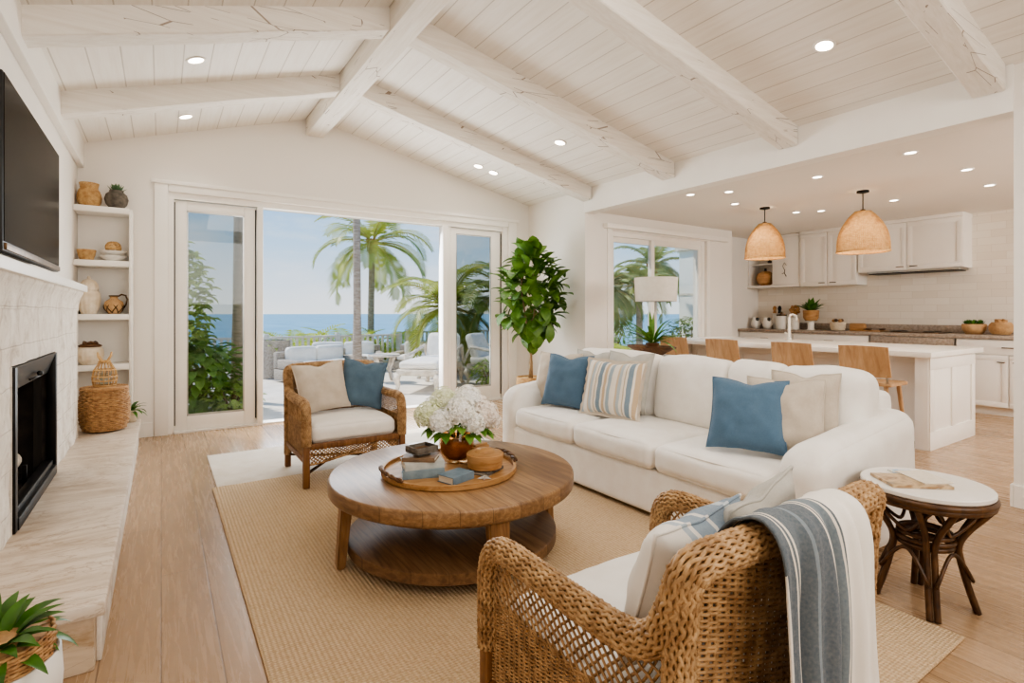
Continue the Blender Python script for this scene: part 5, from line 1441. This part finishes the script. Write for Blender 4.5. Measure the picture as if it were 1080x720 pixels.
def wkr_box(mb, *a): mb.bx(*a, .03)
def out_sofa(label, loc, rz, L=1.5, arms=True, name='outdoor_sofa', cat='sofa'):
    t = thing(name, label, cat, loc, rz, 'white cushioned terrace seating')
    mb = MB(); mb.bx(-L/2, L/2, -.42, .42, .05, .34, .03); mb.build('base', M_outg, t, 30)
    mb = MB(); mb.bx(-L/2, L/2, .3, .43, .342, .76, .03); mb.build('back', M_outg, t, 30)
    for s in (1, -1):
        mb = MB(); mb.bx(s*(L/2-.14), s*L/2, -.42, .298, .342, .58, .03); mb.build('arm', M_outg, t, 30)
    t.scale = (1, 1, .76)
    n = 2 if L > 1.2 else 1; w = (L-.3)/n
    for k in range(n):
        mb = MB(); cushion(mb, w-.02, .7, .14, .05, .02, 10, 0, c=(-L/2+.15+w*(k+.5), -.06, .42)); mb.build('seat_cushion', M_outc, t, True)
        mb = MB(); cushion(mb, w-.02, .16, .42, .06, .02, 10, 0, c=(-L/2+.15+w*(k+.5), .23, .66)); mb.build('back_cushion', M_outc, t, True)
out_sofa('white cushioned grey wicker outdoor sofa behind the far armchair', (2.72, 11.1, GZ), .35, 1.6)
out_sofa('grey wicker outdoor sofa with white cushions by the pale tree trunk', (3.5, 12.3, GZ), -.25, 1.7)
out_sofa('white cushioned outdoor armchair right of the pale tree trunk', (5.0, 11.6, GZ), -.7, 1.05, name='outdoor_armchair', cat='armchair')
def chaise(label, loc, rz):
    t = thing('outdoor_chaise', label, 'chaise', loc, rz, 'whitewashed terrace loungers')
    mb = MB(); mb.bx(-.36, .36, -.8, .8, .3, .4, .02); mb.build('frame', M_outw, t, 30)
    for sx in (1, -1):
        for sy in (1, -1):
            mb = MB(); P_ = [(sx*.33, sy*.76, .31), (sx*.35, sy*.8, .24), (sx*.33, sy*.76, .14), (sx*.34, sy*.79, .05), (sx*.36, sy*.82, 0)]
            mb.tube(P_, [.055, .06, .04, .035, .045], 10); mb.build('leg', M_outw, t, True)
    mb = MB(); cushion(mb, .66, 1.5, .13, .05, .02, 12, 0, c=(0, 0, .465)); mb.build('mattress', M_outc, t, True)
    mb = MB(); cushion(mb, .62, .16, .5, .06, .02, 10, 0, 0, Matrix.Translation((0, .72, .7)) @ Matrix.Rotation(-.35, 4, 'X')); mb.build('back_cushion', M_outc, t, True)
    mb = MB()
    for s in (1, -1): mb.tube([(s*.37, -.3, .4), (s*.38, -.32, .58), (s*.38, .1, .62), (s*.37, .7, .72), (s*.36, .85, .42)], .03, 8)
    mb.build('arm_rail', M_outw, t, True)
chaise('whitewashed outdoor chaise with curved legs nearest the sliding doors', (4.05, 8.75, GZ), -.75)
chaise('whitewashed outdoor chaise farther back beside the round side table', (5.2, 10.45, GZ), -.75)
chaise('white cushioned outdoor lounger seen through the right glass door', (5.45, 8.2, GZ), .6)
t = thing('outdoor_side_table', 'small whitewashed side table with four curved legs on the terrace', 'side table', (3.62, 10.0, GZ))
mb = MB(); mb.lathe([(0, .5), (.3, .5), (.31, .52), (.3, .54), (0, .54)], 32); mb.build('table_top', M_outw, t, 40)
for k in range(4):
    a = k*PI/2+.6; mb = MB(); mb.tube([(r*math.cos(a), r*math.sin(a), z) for r, z in ((.24, .5), (.2, .4), (.14, .25), (.2, .1), (.26, .0))], [.03, .03, .025, .025, .03], 8); mb.build('leg', M_outw, t, True)
t = thing('barrel_planter', 'tall round grey wicker planter left of the outdoor sofa', 'planter', (1.95, 11.9, GZ))
mb = MB(); mb.lathe([(0, 0), (.27, 0), (.3, .2), (.31, .55), (.32, .78), (.29, .78), (.27, .6), (0, .6)], 36); mb.build('planter_body', M_outg, t, 40)
mb = MB(); houseplant(mb, 16, .35, .1, (0, 0, .6), .2, 1.3, .9, .9, .1, 6); mb.build('leaves', M_shrub, t, True)

def palm(label, loc, H_, r, nf, L, lean=(0, 0), mat=M_palm, ll=.55, seed=1, name='palm_tree', elev=(-.5, 1.2), lw=.04, droop=1.5, cat='palm tree', crown=True, azs=None, knob=True):
    global rnd
    t = thing(name, label, cat, loc); rnd = random.Random(seed)
    mb = MB(); K = 14
    pts = [(lean[0]*(k/K)**2, lean[1]*(k/K)**2, H_*k/K) for k in range(K+1)]
    mb.tube(pts, [r*(1.25-.35*min(1, k/3)-.15*k/K) for k in range(K+1)], 14); mb.build('trunk', M_palmbark, t, True)
    top = V(pts[-1])
    if not crown: return t
    if knob:
        mb = MB(); mb.ball(top, (r*1.5, r*1.5, r*2.2), 12, 8, amp=.2)
        for k in range(14):
            a = k*2.4; mb.tube([top+V((r*math.cos(a), r*math.sin(a), 0)), top+V((r*1.6*math.cos(a), r*1.6*math.sin(a), .25))], [r*.35, r*.15], 5)
        mb.build('crown_shaft', M_boxwood, t, True)
    for k in range(nf):
        f = (k+.5)/nf; az = k*2.39996 + rnd.uniform(-.2, .2) if not azs else azs[k % len(azs)]; e = elev[0] + (elev[1]-elev[0])*f
        mb = MB(); frond(mb, top+V((0, 0, r)), az, e, L*rnd.uniform(.85, 1.1), droop*rnd.uniform(.8, 1.2), 30, ll, lw, .55, .025); mb.build('frond', (mat, M_rachis), t, True)
    return t
palm('coconut palm with a full crown seen through the open doorway', (5.1, 15.2, -.15), 3.35, .11, 19, 2.1, (0.05, 0), M_palm, .62, 2, lw=.06, droop=1.7)
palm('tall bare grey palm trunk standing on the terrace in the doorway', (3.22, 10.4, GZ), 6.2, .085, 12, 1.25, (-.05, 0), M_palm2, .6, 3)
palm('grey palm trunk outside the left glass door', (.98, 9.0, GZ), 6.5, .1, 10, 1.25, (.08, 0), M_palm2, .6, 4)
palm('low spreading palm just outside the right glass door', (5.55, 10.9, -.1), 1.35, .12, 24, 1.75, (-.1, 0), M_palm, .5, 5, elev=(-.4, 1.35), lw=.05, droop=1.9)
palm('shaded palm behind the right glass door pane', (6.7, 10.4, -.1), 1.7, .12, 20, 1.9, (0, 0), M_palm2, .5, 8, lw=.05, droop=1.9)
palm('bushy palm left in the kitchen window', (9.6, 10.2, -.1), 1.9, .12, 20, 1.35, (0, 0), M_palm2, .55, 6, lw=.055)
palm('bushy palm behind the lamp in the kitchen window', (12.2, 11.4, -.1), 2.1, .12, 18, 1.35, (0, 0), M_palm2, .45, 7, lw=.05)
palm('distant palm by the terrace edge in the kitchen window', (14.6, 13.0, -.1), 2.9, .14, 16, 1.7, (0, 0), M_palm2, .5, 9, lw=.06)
def cycad(label, loc, n, L, mat, seed, h=.0, droop=1.0, lw=.04):
    global rnd
    t = thing('fern_palm', label, 'plant', loc, group='low palms along the terrace edge'); rnd = random.Random(seed)
    mb = MB()
    for k in range(n): frond(mb, (0, 0, .05+h), k*2.4, .35+.95*(k/n), L*rnd.uniform(.8, 1.1), droop, 22, L*.28, lw, .4, .014)
    mb.build('fronds', (mat, M_rachis), t, True)
    mb = MB(); mb.lathe([(0, 0), (.12, 0), (.14, .1), (.06, .2+h), (0, .2+h)], 12); mb.build('stem', M_bark, t, True)
for a in (('low lime green palm in front of the railing, left of the trunks', (2.95, 14.1, -.15), 20, 1.5, M_lime, 21), ('low lime green palm beside the pale trunk at the railing', (4.15, 14.15, -.15), 20, 1.45, M_lime, 22), ('bright palm under the coconut palm', (5.3, 14.0, -.15), 18, 1.4, M_lime, 23),
          ('small lime plant before the right railing', (6.3, 12.7, GZ), 14, .9, M_lime, 24), ('lime plant at the left of the kitchen window', (8.5, 8.3, GZ), 14, .9, M_lime, 25), ('bright lime plant behind the strap leaved plant in the window', (9.7, 7.7, GZ), 16, 1.1, M_lime, 26)): cycad(*a)
def shrub(label, loc, R, H_, mat, n=500, L=.16, W=.09, seed=1, trunk=True, shape=1.1):
    t = thing('garden_shrub', label, 'shrub', loc); r_ = random.Random(seed); mb = MB()
    for k in range(n):
        z = 1-2*(k+.5)/n; a = k*2.4; s = math.sqrt(1-z*z)*r_.uniform(.55, 1.05)
        lump = 1+.3*noise.noise(V((math.cos(a)*1.5, math.sin(a)*1.5, z*2.5+seed)))
        p = (R*s*math.cos(a)*lump, R*s*math.sin(a)*lump, H_*.54+H_*.46*z*r_.uniform(.85, 1))
        e = r_.uniform(-.4, 1.0); leaf(mb, p, (math.cos(a)*math.cos(e), math.sin(a)*math.cos(e), math.sin(e)), L*r_.uniform(.7, 1.2), W*r_.uniform(.8, 1.2), .8, 4, shape)
    mb.build('leaves', mat, t, True)
    mb = MB()
    for k in range(5):
        a = k*1.26; mb.tube([(.03*math.cos(a), .03*math.sin(a), 0), (R*.25*math.cos(a), R*.25*math.sin(a), H_*.35), (R*.5*math.cos(a), R*.5*math.sin(a), H_*.75)], [.025, .02, .008], 6)
    mb.build('stems', M_bark, t, True)
shrub('tall round leaved shrub at the left edge of the glass door', (.12, 8.6, GZ), .42, 2.35, M_shrub, 620, .17, .15, 31, shape=.9)
shrub('large leaved dark shrub under the tall one by the left glass door', (.42, 8.3, GZ), .42, .95, M_shrubd, 260, .3, .12, 32)
shrub('low bright shrub at the foot of the trunk by the left door', (.78, 8.0, GZ), .3, .45, M_shrub, 240, .14, .07, 33)
shrub('low green shrub outside the right glass door', (5.0, 8.3, GZ), .3, .5, M_shrub, 220, .12, .06, 34)
shrub('grey green rounded bush in the kitchen window right of the lamp', (11.6, 9.0, GZ), .7, 1.25, M_palm2, 500, .16, .08, 35)
shrub('low bush under the kitchen window view', (10.9, 7.6, GZ), .5, .55, M_shrub, 300, .12, .06, 36)
shrub('bright hedge bush at the terrace edge in the left window sash', (8.9, 12.4, GZ), .8, 1.3, M_lime, 520, .16, .07, 37)
shrub('green hedge bush at the terrace edge between the window sashes', (10.6, 12.5, GZ), .8, 1.35, M_shrub, 520, .16, .07, 38)
shrub('green hedge bush at the terrace edge in the right window sash', (12.2, 12.5, GZ), .8, 1.25, M_shrubd, 520, .16, .07, 39)
nb = thing('neighbour_house', 'white neighbouring house wall seen in the kitchen window', 'house', (15.0, 9.0, GZ))
mb = MB(); mb.bx(-1.2, 2.5, -2.5, 2.2, 0, 3.3); mb.build('wall', M_trim, nb)
mb = MB(); mb.bx(-1.3, 2.6, -2.6, 2.3, 3.301, 3.45, .01); mb.bx(-1.22, -1.201, -2.5, 2.2, 1.9, 1.96); mb.build('roof_edge', M_outw, nb)

# ------------------------------------------------------------------ sky, sun, added fill lamps, camera
w = bpy.data.worlds.new('sky'); scene.world = w; w.use_nodes = True; nt = w.node_tree; nt.nodes.clear()
def nn(t): return nt.nodes.new(t)
L = nt.links.new
out = nn('ShaderNodeOutputWorld'); bg = nn('ShaderNodeBackground'); tc = nn('ShaderNodeTexCoord'); sp = nn('ShaderNodeSeparateXYZ')
L(tc.outputs['Generated'], sp.inputs[0])
rp = nn('ShaderNodeValToRGB'); cr = rp.color_ramp
cr.elements[0].position = 0; cr.elements[0].color = lin('#eef3f6'); cr.elements[1].position = .6; cr.elements[1].color = lin('#4a92dc')
e = cr.elements.new(.12); e.color = lin('#b6d6f5'); e = cr.elements.new(.28); e.color = lin('#78b4ea')
L(sp.outputs[2], rp.inputs[0])
mp = nn('ShaderNodeMapping'); mp.inputs['Scale'].default_value = (1.6, 1.6, 5); L(tc.outputs['Generated'], mp.inputs[0])
nz = nn('ShaderNodeTexNoise'); nz.inputs['Scale'].default_value = 2.2; nz.inputs['Detail'].default_value = 7; nz.inputs['Roughness'].default_value = .6; L(mp.outputs[0], nz.inputs['Vector'])
cr2 = nn('ShaderNodeValToRGB'); cr2.color_ramp.elements[0].position = .5; cr2.color_ramp.elements[1].position = .75; L(nz.outputs['Fac'], cr2.inputs[0])
mx = nn('ShaderNodeMix'); mx.data_type = 'RGBA'; mx.inputs[7].default_value = lin('#f6f7f8')
m1 = nn('ShaderNodeMath'); m1.operation = 'MULTIPLY'; m1.inputs[1].default_value = .75; L(cr2.outputs[0], m1.inputs[0]); L(m1.outputs[0], mx.inputs[0])
L(rp.outputs[0], mx.inputs[6]); L(mx.outputs[2], bg.inputs[0]); bg.inputs[1].default_value = 1.0; L(bg.outputs[0], out.inputs[0])
sun = bpy.data.lights.new('sun', 'SUN'); sun.energy = 3.6; sun.angle = .01; sun.color = (1, .93, .82)
so_ = bpy.data.objects.new('sun', sun); col.objects.link(so_)
sd = V((-.42, .62, 1.0)).normalized(); so_.rotation_euler = sd.to_track_quat('Z', 'Y').to_euler()
def area(name, loc, target, sx, sy, e, c=(1, .965, .92)):
    l = bpy.data.lights.new(name, 'AREA'); l.shape = 'RECTANGLE'; l.size = sx; l.size_y = sy; l.energy = e; l.color = c
    o = bpy.data.objects.new(name, l); col.objects.link(o); o.location = loc
    o.rotation_euler = (V(loc)-V(target)).to_track_quat('Z', 'Y').to_euler(); return o
area('room_fill', (2.0, -2.2, 2.3), (2.0, 4.0, 1.6), 3.6, 1.6, 62)  # added soft fill behind the camera, no fixture there
area('overhead_fill', (2.0, 1.2, 3.25), (2.0, 2.2, 0), 2.4, 1.4, 30)  # added fill under the ridge, belongs to no ceiling fixture
area('kitchen_fill', (6.9, -1.6, 2.2), (7.2, 4, 1.1), 2.6, 1.4, 110, (1, .97, .93))  # added unseen fill that brightens the kitchen
area('door_fill', (2.3, 6.9, 1.4), (2.2, 2, .6), 3.2, 2.0, 120, (.95, .98, 1))  # added fill panel just outside the doorway, boosts the daylight
cam = bpy.data.cameras.new('camera'); co_ = bpy.data.objects.new('camera', cam); col.objects.link(co_)
co_.location = (0, 0, 1.28); co_.rotation_euler = (PI/2, 0, -rad(33.45))
cam.sensor_fit = 'HORIZONTAL'; cam.sensor_width = 36; cam.lens = 560/1080*36; cam.shift_y = -30/1080
cam.clip_start = .05; cam.clip_end = 9000
scene.camera = co_
scene.view_settings.view_transform = 'AgX'; scene.view_settings.look = 'AgX - Medium High Contrast'; scene.view_settings.exposure = .5
scene.cycles.use_denoising = True
scene.cycles.max_bounces = 10; scene.cycles.diffuse_bounces = 5; scene.cycles.transparent_max_bounces = 12
scene.cycles.sample_clamp_indirect = 6; scene.cycles.caustics_reflective = False; scene.cycles.caustics_refractive = False
